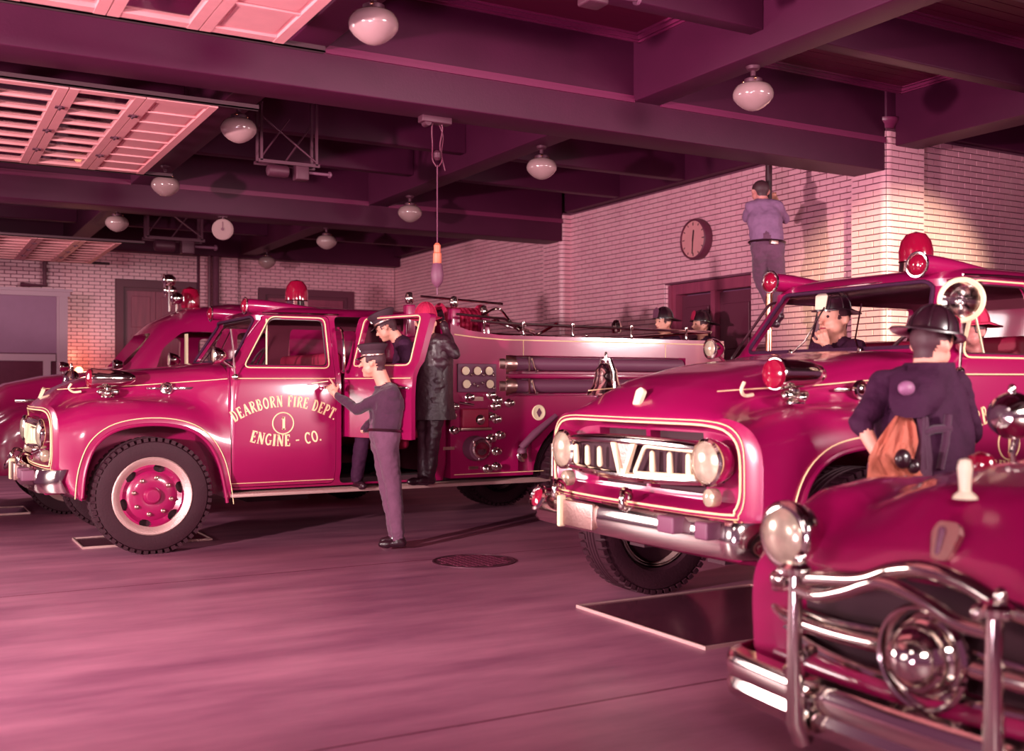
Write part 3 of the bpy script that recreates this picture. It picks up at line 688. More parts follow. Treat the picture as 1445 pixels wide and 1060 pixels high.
    MB().add([(-.872,0,.93),(-.868,.085,1.095),(-.868,-.085,1.095),(-.85,0,.93),(-.85,.085,1.095),(-.85,-.085,1.095)], [(0,1,2),(3,5,4),(0,3,4,1),(1,4,5,2),(2,5,3,0)]).build('v_plate', M['steel'], gb, smooth=0)
    for s in (-1, 1):
        hx = -.80; hl = MB().lathe([(.10, -.06), (.122, 0), (.128, .03), (.126, .045), (.112, .055), (.108, .045)], (hx, s*.70, 1.02), (-1, 0, 0), n=36).build('headlight', ch, root)
        MB().lathe([(.11, .03), (.104, .052), (.08, .066), (.045, .075), (0, .078)], (hx, s*.70, 1.02), (-1, 0, 0), n=36).build('lens', M['lens'], hl)
        pk = MB().lathe([(.05, -.02), (.052, .01), (.046, .03), (.03, .04), (0, .044)], (-.80, s*.70, .835), (-1, 0, 0), n=20).build('parking_lamp', M['lens'], root)
    e = MB(); e.prism(roundpoly([(-.03,1.295),(.03,1.295),(.038,1.385),(0,1.405),(-.038,1.385)], .012), 'x', -.012, .012)
    sh = e.mesh('e'); o = link('hood_shield', sh, M['cream'], root); o.rotation_euler = (0, math.radians(22), 0)
    o.location = Vector((-.755, 0, 1.36)) - Matrix.Rotation(math.radians(22), 3, 'Y') @ Vector((0, 0, 1.35))
    # bumper
    b = MB(); rsb = []
    for i in range(33):
        t_ = -1+2*i/32; y = 1.045*math.sin(t_*1.45)/math.sin(1.45); x = -.945+.06*(abs(y)/1.045)**2 + .16*max(0, abs(t_)-.78)/.22
        rsb.append([(x+.04, y, .545), (x+.01, y, .55), (x-.008, y, .575), (x-.012, y, .635), (x-.008, y, .70), (x+.01, y, .735), (x+.05, y, .74), (x+.05, y, .73), (x+.012, y, .64), (x+.05, y, .555)])
    bu = b.rings([[Vector(p) for p in r] for r in rsb]).build('bumper', ch, root)
    for y, w in ((-.84, .05), (-.55, .07)):
        MB().box((-1.0, y-w, .645), (-.90, y+w, .735), .012).build('bumper_lamp', M['hose'], bu)
    MB().box((-.985, .52, .555), (-.93, .55, .75), .012).build('bumper_guard', M['cream'], bu)
    MB().box((-.972, .18, .57), (-.945, .50, .725), .006).build('plate', M['steel'], bu)
    t = MB().lathe([(.07, 0), (.085, .012), (.085, .022), (.068, .03), (.06, .02), (0, .022)], (-.955, .80, .705), (-1, 0, .4), n=28).build('siren_lamp', ch, bu); MB().lathe([(.058, .02), (.03, .03), (0, .032)], (-.955, .80, .705), (-1, 0, .4), n=20).build('lens', M['redlens'], t)
    for y in (-.10, .62):
        MB().tube(spline([(-.93, y, .74), (-.95, y, .79), (-.92, y+.03, .83), (-.86, y+.05, .81), (-.85, y+.06, .77)], 4), .017, 8).cap((-.95, y, .74), (-.95, y, .79), .024, .02).build('tow_hook', ch, bu)
    MB().box((-.84, -.96, .53), (-.70, .96, .60), .02).build('front_apron', red, root)
    # chassis, running boards
    MB().box((-.5, -.45, .42), (6.1, -.30, .56)).box((-.5, .30, .42), (6.1, .45, .56)).box((1, -.35, .32), (1.6, .35, .6)).cyl((0, -.85, .46), (0, .85, .46), .05).build('chassis', M['dark'], root, smooth=0)
    MB().box((.66, -.9, .5), (2.85, .9, .56)).build('cab_floor', M['dark'], root, smooth=0)
    for s in (-1, 1):
        r_ = MB(); r_.box((.655, s*1.10, .445), (3.98, s*.80, .475), .006); rb = r_.build('running_board', M['alloy'], root)
        tr = MB()
        for k in range(110): tr.box((.68+k*.03, s*1.095, .475), (.69+k*.03, s*.85, .479))
        tag(tr.build('tread_rib', M['alloy'], rb, smooth=0), kind='stuff')
    # ---- cab
    LV = [(.50,.64,2.78,.985,.06),(.58,.64,2.78,1.01,.06),(.66,.64,2.78,1.045,.06),(.9,.64,2.78,1.052,.06),(1.30,.64,2.78,1.052,.08),(1.42,.64,2.78,1.046,.10),(1.50,.645,2.78,1.037,.12),(1.57,.67,2.78,1.018,.16),(1.64,.75,2.78,.985,.22),(1.84,.87,2.78,.925,.24),(2.03,.98,2.78,.865,.26),(2.075,.965,2.78,.855,.28),(2.12,1.00,2.77,.80,.30),(2.155,1.10,2.74,.70,.30),(2.175,1.30,2.68,.50,.30)]
    def cabm(off, lv):
        return MB().rings([[Vector((x, y, z)) for x, y in rrect(x0+off, x1-off, -(w-off), w-off, max(r-off*.5, .02), 6)] for z, x0, x1, w, r in lv]).mesh('cab')
    outer = cabm(0, LV); inner = cabm(.045, [(.56,)+LV[0][1:]] + LV[2:12] + [(2.10, 1.02, 2.75, .78, .3), (2.12, 1.14, 2.7, .66, .3)])
    for q_ in (outer, inner): q_.materials.append(M['red']); q_.materials.append(M['dim_lining'])
    inner.polygons.foreach_set('material_index', [1]*len(inner.polygons))
    sw = roundpoly([(.80,1.605),(1.57,1.605),(1.57,2.035),(1.07,2.035)], .055)
    sw_far = sw; rw = roundpoly([(1.80,1.62),(2.56,1.62),(2.56,2.035),(1.80,2.035)], .05)
    ws = roundpoly([(-.77,1.655),(.77,1.655),(.635,2.065),(-.635,2.065)], .07, 5)
    shell = boolean(outer, [inner, prism_mesh(sw, 'y', -1.2, 1.2), prism_mesh(ws, 'x', .4, 1.25), prism_mesh(rrect(-.6, .6, 1.68, 2.0, .05), 'x', 2.6, 3.0)])
    dp = roundpoly([(.665,.52),(1.63,.52),(1.63,2.075),(1.0,2.075),(.665,1.54)], .05)
    # gap by scaling
    c = Vector((1.2, 1.3)); dpi = [tuple(c+(Vector(p)-c)*.992) for p in dp]
    rdp = roundpoly([(1.68,.52),(2.66,.52),(2.66,2.075),(1.68,2.075)], .05)
    body = boolean(shell, [prism_mesh(dp, 'y', -1.2, -.72), prism_mesh(rdp, 'y', -1.2, -.72), prism_mesh(rw, 'y', .7, 1.2)])
    link('cab_shell', body, [red, M['dim_lining']], root, 32)
    fd = link('front_door', boolean(shell, [prism_mesh(dpi, 'y', -1.2, -.75)], 'INTERSECT'), [red, M['dim_lining']], root, 32)
    # rear door, built at its hinge so that it can swing
    shell2 = boolean(shell, [prism_mesh(rw, 'y', -1.2, 1.2)])
    c = Vector((2.2, 1.3)); rdi = [tuple(c+(Vector((p[0], max(p[1], .95)))-c)*.99) for p in rdp]
    rdm = boolean(shell2, [prism_mesh(rdi, 'y', -1.2, -.75)], 'INTERSECT')
    rdm.transform(Matrix.Translation((-1.74, 1.04, 0))); rd = link('rear_door', rdm, [red, M['dim_lining']], root, 32); rd.location = (1.74, -1.04, 0)
    # window trim, glass
    def ypt(x, z, s=-1, e=.004):
        lv = LV
        for i in range(len(lv)-1):
            if lv[i][0] <= z <= lv[i+1][0]:
                t = (z-lv[i][0])/(lv[i+1][0]-lv[i][0]); return s*(lv[i][3]+(lv[i+1][3]-lv[i][3])*t+e)
        return s*1.05
    grow = lambda o, k: [(x + (x-1.2)*k*.9, z+(z-1.82)*k*2) for x, z in o]
    MB().tube([(x, ypt(x, z), z) for x, z in grow(sw, .045)], .006, 6, closed=True).build('window_stripe', M['gold'], fd)
    MB().tube([(x, ypt(x, z, e=-.02), z) for x, z in sw], .011, 6, closed=True).build('window_channel', M['black'], fd)
    MB().tube([(1.0, ypt(1, 1.615, e=-.018), 1.612), (1.04, ypt(1, 2.03, e=-.018), 2.03)], .008, 6).build('vent_post', M['cream'], fd)
    MB().tube([(x, ypt(x, z, 1), z) for x, z in sw], .011, 6, closed=True).build('window_channel', M['black'], root)
    yy = lambda z: ypt(0, z, e=-.035)
    MB().add([(.80, yy(1.6), 1.6), (1.0, yy(1.6), 1.6), (1.04, yy(2.04), 2.04), (1.03, yy(2.04), 2.04)], [(0,1,2,3)]).build('vent_glass', M['glass'], fd, smooth=0)
    # windshield: seal and glass follow the front of the cab
    def xpt(y, z, e=.0):
        for i in range(len(LV)-1):
            if LV[i][0] <= z <= LV[i+1][0]:
                t = (z-LV[i][0])/(LV[i+1][0]-LV[i][0]); x0 = LV[i][1]+(LV[i+1][1]-LV[i][1])*t; w = LV[i][3]+(LV[i+1][3]-LV[i][3])*t; r = LV[i][4]
                k = max(0, abs(y)-(w-r)); return x0 + r - math.sqrt(max(r*r-k*k, 0)) + e
        return 1.0
    MB().tube([(xpt(y, z, -.004), y, z) for y, z in ws], .013, 6, closed=True).build('windshield_seal', M['navy'], root)
    gl = MB(); rows = []
    for k in range(9):
        z = 1.655+.41*k/8; hw = .765+(.63-.765)*k/8; rows.append([Vector((xpt(hw*i/10, z, .012), hw*i/10, z)) for i in range(-10, 11)])
    gl.rings(rows, False, False, closed=False).build('windshield', M['glass'], root)
    for s in (-1, 1):
        MB().tube([(xpt(s*.3, 1.64, -.03), s*.30, 1.635), (xpt(s*.12, 1.7, -.015), s*.22, 1.72), (xpt(s*.12, 1.9, -.012), s*.16, 1.95)], .006, 6).cap((xpt(s*.3, 1.64, -.03), s*.30, 1.62), (xpt(s*.3, 1.64, -.03), s*.30, 1.655), .018, .014).build('wiper', ch, root)
    # belt stripe
    for s in (-1, 1):
        st = spline([(-.70, s*.62, 1.392), (-.5, s*.665, 1.405), (-.1, s*.735, 1.425), (.28, s*.80, 1.455), (.48, s*.90, 1.47), (.645, s*1.0, 1.485)], 5)
        MB().tube(st, .0035, 5).build('belt_stripe', M['gold'], root)
    MB().tube([(.675, -1.052, 1.487), (1.62, -1.05, 1.49)], .0045, 5).build('belt_stripe', M['gold'], fd)
    MB().tube([(.67, -1.012, .56), (1.62, -1.012, .56)], .003, 5).build('sill_stripe', M['gold'], fd)
    lt = MB(); yt = -1.0525
    arc_text(lt, 'DEARBORN FIRE DEPT.', 1.155, 1.235-.86, .86, .102, yt-.0015, gap=.08, sx=.80)
    link('lettering', lt.mesh('t'), M['gold'], fd, 0)
    lt = MB(); arc_text(lt, 'ENGINE - CO.', 1.165, .88+1.2, 1.2, .105, yt-.0015, over=False, gap=.11, sx=.88); link('lettering', lt.mesh('t'), M['gold'], fd, 0)
    lt = MB(); w = GL['1'][0]*.115; glyph(lt, '1', Matrix.Translation((1.135-w/2, yt-.0015, 1.03)), .115); lt.tube([(1.13+.096*math.cos(a/32*2*PI), yt, 1.087+.096*math.sin(a/32*2*PI)) for a in range(32)], .006, 6, closed=True); link('numeral', lt.mesh('t'), M['gold'], fd, 0)
    # rear door trim in door space (origin at hinge)
    q = lambda x, y, z: (x-1.74, y+1.04, z)
    MB().tube([q(x, ypt(x, z), z) for x, z in [(a+(a-2.3)*.04, b+(b-1.83)*.07) for a, b in rw]], .006, 6, closed=True).build('window_stripe', M['gold'], rd)
    MB().tube([q(1.72, -1.05, 1.49), q(2.64, -1.05, 1.49)], .0045, 5).build('belt_stripe', M['gold'], rd)
    MB().box(q(2.5, -1.09, 1.395), q(2.63, -1.07, 1.415), .004).box(q(2.58, -1.09, 1.395), q(2.61, -1.05, 1.415)).build('handle', ch, rd)
    MB().box(q(1.76, -1.035, .95), q(2.64, -1.02, 1.5)).build('inner_panel', M['red_dark'], rd, smooth=0)
    MB().box((1.50, -1.09, 1.40), (1.62, -1.072, 1.42), .004).box((1.58, -1.09, 1.40), (1.61, -1.05, 1.42)).build('handle', ch, fd)
    MB().tube(spline([(1.69, -1.05, 1.56), (1.69, -1.09, 1.58), (1.69, -1.06, 1.90), (1.69, -.95, 1.96)], 4), .015, 8).build('grab_handle', ch, root)
    # mirror arm and mirror
    MB().tube([(.70, -1.05, 1.50), (.66, -1.10, 1.80), (.64, -1.12, 1.92)], .009, 6).ell((.70, -1.05, 1.50), .03, 10, 8).build('mirror_arm', ch, root)
    # spotlights at both cowl corners
    for s in (-1, 1):
        c = Vector((.56, s*.92, 1.69)); sp = MB().lathe([(.0, .10), (.03, .095), (.055, .07), (.07, .03), (.076, 0), (.078, -.015), (.068, -.02)], c, (1, 0, 0), n=24).tube([c, (.66, s*.93, 1.62), (.72, s*.93, 1.58)], .012, 6).build('spotlight', ch, root)
        MB().lathe([(.068, -.012), (.05, -.025), (0, -.03)], c, (1, 0, 0), n=20).build('lens', M['lens'], sp)
    # big round lamp by the near windshield pillar
    c = Vector((.60, -1.14, 1.895)); ml = MB().lathe([(.098, .01), (.10, -.012), (.12, -.022), (.128, -.012), (.12, .012), (.09, .05), (.0, .075)], c, (1, .5, 0), n=36, cap=False).tube([c+Vector((.05, 0.02, 0)), (.72, -1.10, 1.80), (.84, -.98, 1.70)], .012, 6).build('reflector_lamp', M['cream'], root)
    MB().lathe([(.10, -.01), (.07, .022), (.035, .038), (0, .042)], c, (1, .5, 0), n=36, cap=False).lathe([(.022, .04), (.022, -.0), (.016, -.01), (0, -.012)], c, (1, .5, 0), n=16).build('reflector_bowl', ch, ml)
    # seats, dash, wheel
    MB().box((1.66, -.78, 1.0), (1.80, .78, 1.74), .05).box((1.2, -.78, .84), (1.7, .78, .99), .05).build('front_seat', M['red_dark'], root)
    MB().box((2.45, -.78, .9), (2.62, .78, 1.6), .05).box((2.1, -.78, .8), (2.5, .78, .95), .05).build('rear_seat', M['red_dark'], root)
    MB().box((.72, -.93, 1.40), (.86, .93, 1.60), .03).build('dashboard', M['red_dark'], root)
    st = MB(); sc = Vector((1.06, -.42, 1.60)); T0 = Matrix.Translation(sc) @ Matrix.Rotation(math.radians(-62), 4, 'Y'); st.T = T0
    st.tube([(.20*math.cos(a/28*2*PI), .20*math.sin(a/28*2*PI), 0) for a in range(28)], .013, 8, closed=True).cyl((-.19, 0, 0), (.19, 0, 0), .01, n=8).cyl((0, -.19, 0), (0, 0, 0), .01, n=8).lathe([(.04, -.02), (.03, .02)], n=12)
    st.T = Matrix.Identity(4); st.cyl(sc, (.80, -.42, 1.42), .02).build('steering_wheel', M['black'], root)
    # roof blisters with side lamps and the red beacon
    for y in (-.58, .70):
        bl = MB(); T = []
        for x, r in ((.92, .085), (1.0, .088), (1.12, .085), (1.28, .07), (1.5, .045), (1.75, .015)):
            T.append([Vector((x, y + r*math.cos(2*PI*i/20), 2.165-.0+ r*.75*math.sin(2*PI*i/20) + (x-.98)*-.03)) for i in range(20)])
        b = bl.rings(T).build('roof_horn', red, root)
        MB().lathe([(.0, .045), (.035, .04), (.062, .02), (.07, 0)], (.925, y, 2.167), (-1, 0, .05), n=24).build('lens', M['redlens'], b)
        MB().tube([(.915, y+.078*math.cos(a/24*2*PI), 2.165+.074*math.sin(a/24*2*PI)) for a in range(24)], .009, 6, closed=True).build('bezel', ch, b)
    bc = MB().lathe([(.13, 0), (.13, .03), (.115, .04), (.11, .10), (.118, .11)], (1.60, 0, 2.17), n=28).build('beacon', ch, root)
    MB().lathe([(.112, .11), (.115, .18), (.10, .25), (.065, .30), (0, .32)], (1.60, 0, 2.17), n=28).build('dome', M['redlens'], bc)
    MB().tube([(1.0, -.84, 2.085), (1.35, -.87, 2.09), (1.72, -.87, 2.09)], .008, 6).build('rain_gutter', ch, root)
    MB().tube([(.97+.05*(y/.6)**2, y, 2.085) for y in [-.6+.1*i for i in range(13)]], .006, 6).build('visor_trim', ch, root)
    # siren on the near fender, pair on the far fender is a bell
    c = Vector((-.44, -.80, 1.485)); si = MB().lathe([(.085, -.02), (.088, 0), (.082, .03), (.078, .12), (.07, .22), (.05, .30), (.025, .34), (.0, .35)], c, (1, 0, 0), n=32).build('siren', ch, root)
    MB().lathe([(.082, -.02), (.075, -.04), (.045, -.055), (0, -.06)], c, (1, 0, 0), n=28).build('lens', M['redlens'], si)
    br = MB(); br.lathe([(.06, 0), (.06, .01), (.03, .02), (.03, .08)], (-.32, -.80, 1.325), n=20).cap((-.38, -.80, 1.37), (-.25, -.80, 1.37), .03, .03).cap((-.33, -.87, 1.36), (-.31, -.73, 1.36), .028, .028).build('bracket', ch, si)
    MB().tube(spline([(-.60, -.72, 1.44), (-.62, -.72, 1.40), (-.58, -.70, 1.37), (-.52, -.70, 1.375)], 4), .01, 6).build('grab_loop', M['cream'], root)
    # side emblem
    for s in (-1, 1):
        cc = (.16, s*.815, 1.40); em = MB().lathe([(.055, 0), (.055, .012), (.045, .02), (.03, .018), (.02, .025), (0, .026)], cc, (0, s, 0), n=24).build('side_emblem', ch, root)
        bb = MB()
        bb.T = Matrix.Translation((cc[0], cc[1]-s*.008, cc[2])) @ Matrix.Rotation(math.radians(s*12), 4, 'Z')
        bb.box((-.16, -.008, -.008), (-.05, .008, .008), .003).box((.05, -.008, -.012), (.24, .008, .012), .003).build('trim_bar', ch, em)
    # bell with yoke on the far fender
    bx = Vector((-.40, .86, 1.31)); be = MB().lathe([(.135, 0), (.13, .015), (.092, .06), (.078, .13), (.072, .17), (.04, .21), (.0, .215)], bx+Vector((0, 0, .05)), n=32).build('bell', ch, root)
    MB().tube([bx+Vector((0, .09, 0)), bx+Vector((0, .10, .2)), bx+Vector((0, .05, .29)), bx+Vector((0, -.05, .29)), bx+Vector((0, -.10, .2)), bx+Vector((0, -.09, 0))], .012, 8).cap(bx+Vector((0, 0, .27)), bx+Vector((0, 0, .33)), .015, .01).build('yoke', ch, be)
    # ---- rear body
    prof = [(2.80,.52),(6.25,.52),(6.25,1.93),(3.35,1.93),(3.0,1.97),(2.80,2.03)]
    bm = MB().prism(prof, 'y', -1.055, 1.055).mesh('b')
    cu = [MB().box((3.42, -1.2, 1.31), (5.7, -.93, 1.73)).mesh('c'), MB().box((2.95, -.86, 1.3), (6.15, .86, 2.3)).mesh('c')]
    wa = [(4.35+.62*math.cos(math.radians(a)), .48+.62*math.sin(math.radians(a))) for a in range(0, 181, 12)] + [(3.73, -.3), (4.97, -.3)]
    cu += [prism_mesh(wa, 'y', -1.3, -.55), prism_mesh(wa, 'y', .55, 1.3)]
    cu.append(MB().box((3.56, -1.2, .56), (3.72, -.98, .86)).mesh('c'))
    bd = link('pump_body', boolean(bm, cu), red, root, 30)
    MB().box((3.42, -1.0, 1.50), (5.7, -.935, 1.545), .01).build('trough_rail', red, bd)
    MB().box((3.42, -1.03, 1.29), (5.7, -.935, 1.325), .01).build('trough_rail', red, bd)
    for z in (1.645, 1.42):
        hs = MB().cyl((3.40, -.99, z), (5.68, -.99, z), .068, n=24).build('suction_hose', M['hose'], root)
        MB().lathe([(.06, -.16), (.082, -.155), (.085, -.10), (.078, -.09), (.088, -.08), (.088, -.02), (.078, .0), (.072, .05)], (3.50, -.99, z), (1, 0, 0), n=28).build('coupling', M['steel'], hs)
        MB().box((3.44, -1.0, z+.07), (3.48, -.98, z+.10)).box((3.44, -1.0, z-.10), (3.48, -.98, z-.07)).build('coupling_lug', ch, hs)
        cl = MB(); cl.tube([(3.72, -1.05, z+.06), (3.73, -1.075, z-.03), (3.76, -1.06, z-.065)], .011, 8).ell((3.77, -1.065, z-.07), .018, 8, 6); cl.box((3.68, -1.06, z-.075), (3.70, -.93, z+.075)); cl.build('strap_clamp', ch, hs)
    # gold stripes on body
    for s in (-1, 1):
        MB().tube([(2.84, s*1.057, 1.925), (3.1, s*1.057, 1.90), (3.4, s*1.057, 1.885), (6.2, s*1.057, 1.885)], .006, 6).build('body_stripe', M['gold'], bd)
        MB().tube([(2.84, s*1.057, .555), (3.9, s*1.057, .555)], .004, 5).build('sill_stripe', M['gold'], bd)
    for x, z0 in ((3.62, 1.73), (5.42, 1.73)): MB().tube([(x, -1.057, z0), (x, -1.057, 1.885)], .004, 5).build('body_stripe', M['gold'], bd)
    # pump panel
    Y = -1.055
    gp = MB(); gp.box((2.87, Y-.02, 1.36), (3.30, Y, 1.64), .006); gpo = gp.build('gauge_board', M['hose'], root)
    def gauge(x, z, r, parent, face='cream'):
        g1 = MB().lathe([(r, 0), (r, .02), (r*.92, .03), (r*.84, .028)], (x, Y-.02, z), (0, -1, 0), n=24).build('gauge', ch, parent)
        MB().lathe([(r*.86, .028), (r*.80, .033)], (x, Y-.02, z), (0, -1, 0), n=24).build('dial', M[face], g1)
    for x, z in ((2.945, 1.57), (3.075, 1.57), (3.205, 1.57), (2.955, 1.44), (3.215, 1.44)): gauge(x, z, .048, gpo)
    for x, z in ((3.01, 1.53), (3.14, 1.53), (3.255, 1.53), (3.04, 1.44), (3.08, 1.42), (3.13, 1.45), (3.26, 1.40)):
        MB().ell((x, Y-.045, z), .017, 10, 8).cyl((x, Y, z), (x, Y-.04, z), .008, n=8).build('knob', ch, gpo)
    def valve(x, z, r=.035, big=False):
        v = MB().lathe([(r*1.2, 0), (r*1.25, .006), (r*.9, .012), (r*.5, .03), (r*.55, .045), (r*.9, .055), (r*.9, .075), (r*.6, .082)], (x, Y, z), (0, -1, 0), n=20).build('valve_knob', ch, root); return v
    for x, z in ((2.83, 1.22), (3.0, 1.31), (3.24, 1.33), (3.31, 1.28), (3.29, 1.22), (3.24, 1.12), (3.30, 1.09), (2.80, 1.13), (3.45, 1.25), (3.30, .77), (3.30, .62), (3.20, .60), (2.83, .99), (3.34, .93), (3.24, .90)): valve(x, z)
    MB().box((3.04, Y-.008, 1.275), (3.16, Y, 1.315)).build('name_plate', M['steel'], root, smooth=0)
    MB().box((2.72, Y-.01, .80), (2.84, Y, .83)).build('name_plate', M['steel'], root, smooth=0)
    MB().box((3.0, Y-.008, .60), (3.1, Y, .63)).build('name_plate', M['steel'], root, smooth=0)
    b2 = MB().box((2.90, Y-.06, 1.01), (3.20, Y, 1.20), .02).build('primer_box', M['red_dark'], root)
    MB().box((2.88, Y-.075, .985), (3.22, Y, 1.012), .004).build('shelf', M['steel'], b2)
    MB().lathe([(.05, 0), (.052, .02), (.042, .035), (.02, .05), (0, .05)], (3.09, Y-.06, 1.09), (0, -1, 0), n=20).build('cap', ch, b2)
    MB().tube([(2.88, Y-.03, 1.26), (3.02, Y-.07, 1.235)], .012, 8).build('lever', ch, root)
    inl = MB().lathe([(.12, 0), (.125, .05), (.11, .13), (.115, .14)], (3.05, Y, .81), (0, -1, 0), n=32).build('pump_intake', M['hose'], root)
    MB().lathe([(.095, .14), (.098, .18), (.085, .19), (.06, .185), (.02, .195), (0, .195)], (3.05, Y, .81), (0, -1, 0), n=32).build('intake_cap', ch, inl)
    for a in (20, 140, 260):
        a = math.radians(a); MB().box((3.05+.10*math.cos(a)-.015, Y-.18, .81+.10*math.sin(a)-.015), (3.05+.10*math.cos(a)+.015, Y-.15, .81+.10*math.sin(a)+.015), .004).build('cap_lug', ch, inl)
    sg = MB().lathe([(.078, 0), (.08, .008), (.07, .014), (.06, .01), (0, .012)], (3.80, Y, 1.15), (0, -1, 0), n=32).build('round_emblem', M['cream'], root)
    MB().prism(roundpoly([(3.77, 1.15), (3.80, 1.10), (3.83, 1.15), (3.80, 1.20)], .008), 'y', Y-.016, Y-.010).build('shield', M['hose'], sg, smooth=0)
    MB().tube([(3.56, Y-.06, .80), (3.70, Y-.09, .94), (3.96, Y-.08, 1.12)], [.035, .04, .025], 12).ell((3.57, Y-.06, .76), (.05, .05, .05), 14, 10).build('nozzle_pipe', M['hose'], root)
    MB().lathe([(.055, 0), (.06, .03), (.04, .05), (.03, .08)], (3.57, Y-.04, .72), (0, -1, 0), n=20).build('discharge_valve', ch, root)
    MB().lathe([(.04, 0), (.045, .01), (.03, .03), (.03, .36)], (3.93, Y-.07, .475), n=20).build('tow_post', M['steel'], root)
    # rails, posts, reel on top
    rl = MB()
    rl.tube([(3.05, -1.0, 2.07), (3.5, -1.0, 2.05), (6.1, -1.0, 2.03)], .015, 8).tube([(6.1, -1.0, 2.03), (6.1, 1.0, 2.03)], .015, 8).tube([(3.05, 1.0, 2.07), (6.1, 1.0, 2.03)], .015, 8)
    ra = rl.build('grab_rail', ch, root)
    for s in (-1, 1):
        for x in (3.2, 3.65, 4.25, 5.0, 5.75):
            MB().lathe([(.035, 0), (.03, .02), (.014, .03), (.012, .10), (.022, .115), (.022, .15), (.01, .16)], (x, s*1.0, 1.92), n=14).build('rail_post', ch, ra)
    MB().tube([(2.62, -.75, 2.31), (3.55, -.75, 2.27)], .012, 8).build('upper_rail', ch, root)
    for x, y, z in ((2.50, -.75, 2.05), (2.99, -.75, 2.03), (3.33, -.75, 1.95)):
        po = MB().box((x-.05, y-.05, z-.15), (x+.05, y+.05, z+.17), .015).build('lamp_post', red, root)
        MB().lathe([(.025, 0), (.04, .02), (.045, .07), (.03, .11), (.0, .12)], (x, y, z+.18), n=16).build('lamp', ch, po)
    hr = MB()
    for i in range(9): hr.lathe([(.16, i*.05), (.18, i*.05+.012), (.18, i*.05+.035), (.16, i*.05+.05)], (2.98, -.45, 2.06), (1, .0, 0), n=28)
    hr.lathe([(.21, -.02), (.22, -.01), (.21, 0)], (2.98, -.45, 2.06), (1, 0, 0), n=28).lathe([(.21, 0), (.22, .01), (.21, .02)], (3.43, -.45, 2.06), (1, 0, 0), n=28); hr.build('hose_reel', M['redcloth'], root)
    MB().tube(spline([(3.5, -.3, 2.0), (3.6, -.5, 2.12), (3.5, -.85, 2.05), (3.75, -.95, 1.98), (4.0, -.7, 1.97), (4.1, -.95, 2.08)], 6), .014, 8).tube(spline([(3.2, -.95, 2.12), (3.5, -.75, 2.22), (3.6, -.9, 2.05), (3.9, -.8, 2.0)], 6), .012, 8).build('grab_bars', ch, root)
    MB().tube([(2.9, -.98, 2.13), (3.45, -.98, 2.10), (3.62, -.98, 1.98)], .013, 8).build('front_rail', ch, root)
    MB().lathe([(.05, 0), (.06, .04), (.055, .1), (.03, .14), (0, .15)], (4.95, -.8, 2.0), n=16).build('rail_lamp', ch, root)
    MB().box((2.98, -.84, 1.3), (6.1, .84, 1.5)).box((3.9, -.8, 1.5), (6.0, .8, 1.72), .03).build('folded_hose_bed', M['redcloth'], root)
    # wheels
    for s in (-1, 1):
        make_wheel(root, (0, s*.93, .49), s)
        make_wheel(root, (4.35, s*.90, .49), s, 'rear_wheel', w=.42)
    return root, rd
E1, RD = build_engine()
E1.location = (1.82, 10.42, 0)
RD.rotation_euler.z = math.radians(-73)
tag(E1, 'large red fire engine at left, its rear cab door open and pump panel showing', 'fire engine')
E2 = copy_tree(E1)
E2.location = (4.48, 5.06, 0); E2['label'] = 'nearer red fire engine facing left at right of centre, two men in its cab'
for k in kids(E2):
    if k.name.startswith('rear_door'): k.rotation_euler.z = 0
# ------------------------------------------------------------------ people
SKIN, SHIRT, TROU, SHOE, HAIR = 0, 1, 2, 3, 4
def hand(name, parent, wrist, tip, palm_n, sz=1.0, curl=.6, m='skin', thumb=1, point=False):
    """palm plus five unequal bent fingers, built from the wrist towards tip"""
    wrist, tip = Vector(wrist), Vector(tip); a = (tip-wrist).normalized(); n = Vector(palm_n); n = (n-a*n.dot(a)).normalized(); s = a.cross(n)
    mb = MB(); L = .095*sz; mb.cap(wrist-a*.03*sz, wrist+a*.02*sz, .027*sz, .028*sz)
    for k in (-1, 0, 1): mb.cap(wrist+a*.02*sz+s*k*.018*sz, wrist+a*L*.85+s*k*.024*sz, .017*sz, .016*sz)
    for i, (off, l) in enumerate(((.034, .070), (.012, .082), (-.011, .077), (-.033, .060))):
        b = wrist + a*L*.88 + s*off*sz*thumb; c = curl*(0 if (point and i == 0) else 1)
        d1 = (a*math.cos(c*.8)+n*math.sin(c*.8)); d2 = (a*math.cos(c*1.9)+n*math.sin(c*1.9)); d3 = (a*math.cos(c*2.7)+n*math.sin(c*2.7))
        p1 = b+d1*l*.45*sz; p2 = p1+d2*l*.32*sz; p3 = p2+d3*l*.23*sz
        mb.cap(b, p1, .0095*sz, .009*sz, 8).cap(p1, p2, .009*sz, .0085*sz, 8).cap(p2, p3, .0085*sz, .007*sz, 8)
    t0 = wrist+a*.028*sz+s*.024*sz*thumb; t1 = t0+(a*.5+s*.75*thumb+n*.35).normalized()*.042*sz; t2 = t1+(a*.85+s*.2*thumb+n*.5).normalized()*.032*sz
    mb.cap(t0, t1, .014*sz, .011*sz, 8).cap(t1, t2, .011*sz, .009*sz, 8)
    return link(name, remesh(mb.mesh('h'), .0045*sz, 2), M[m], parent, 60)
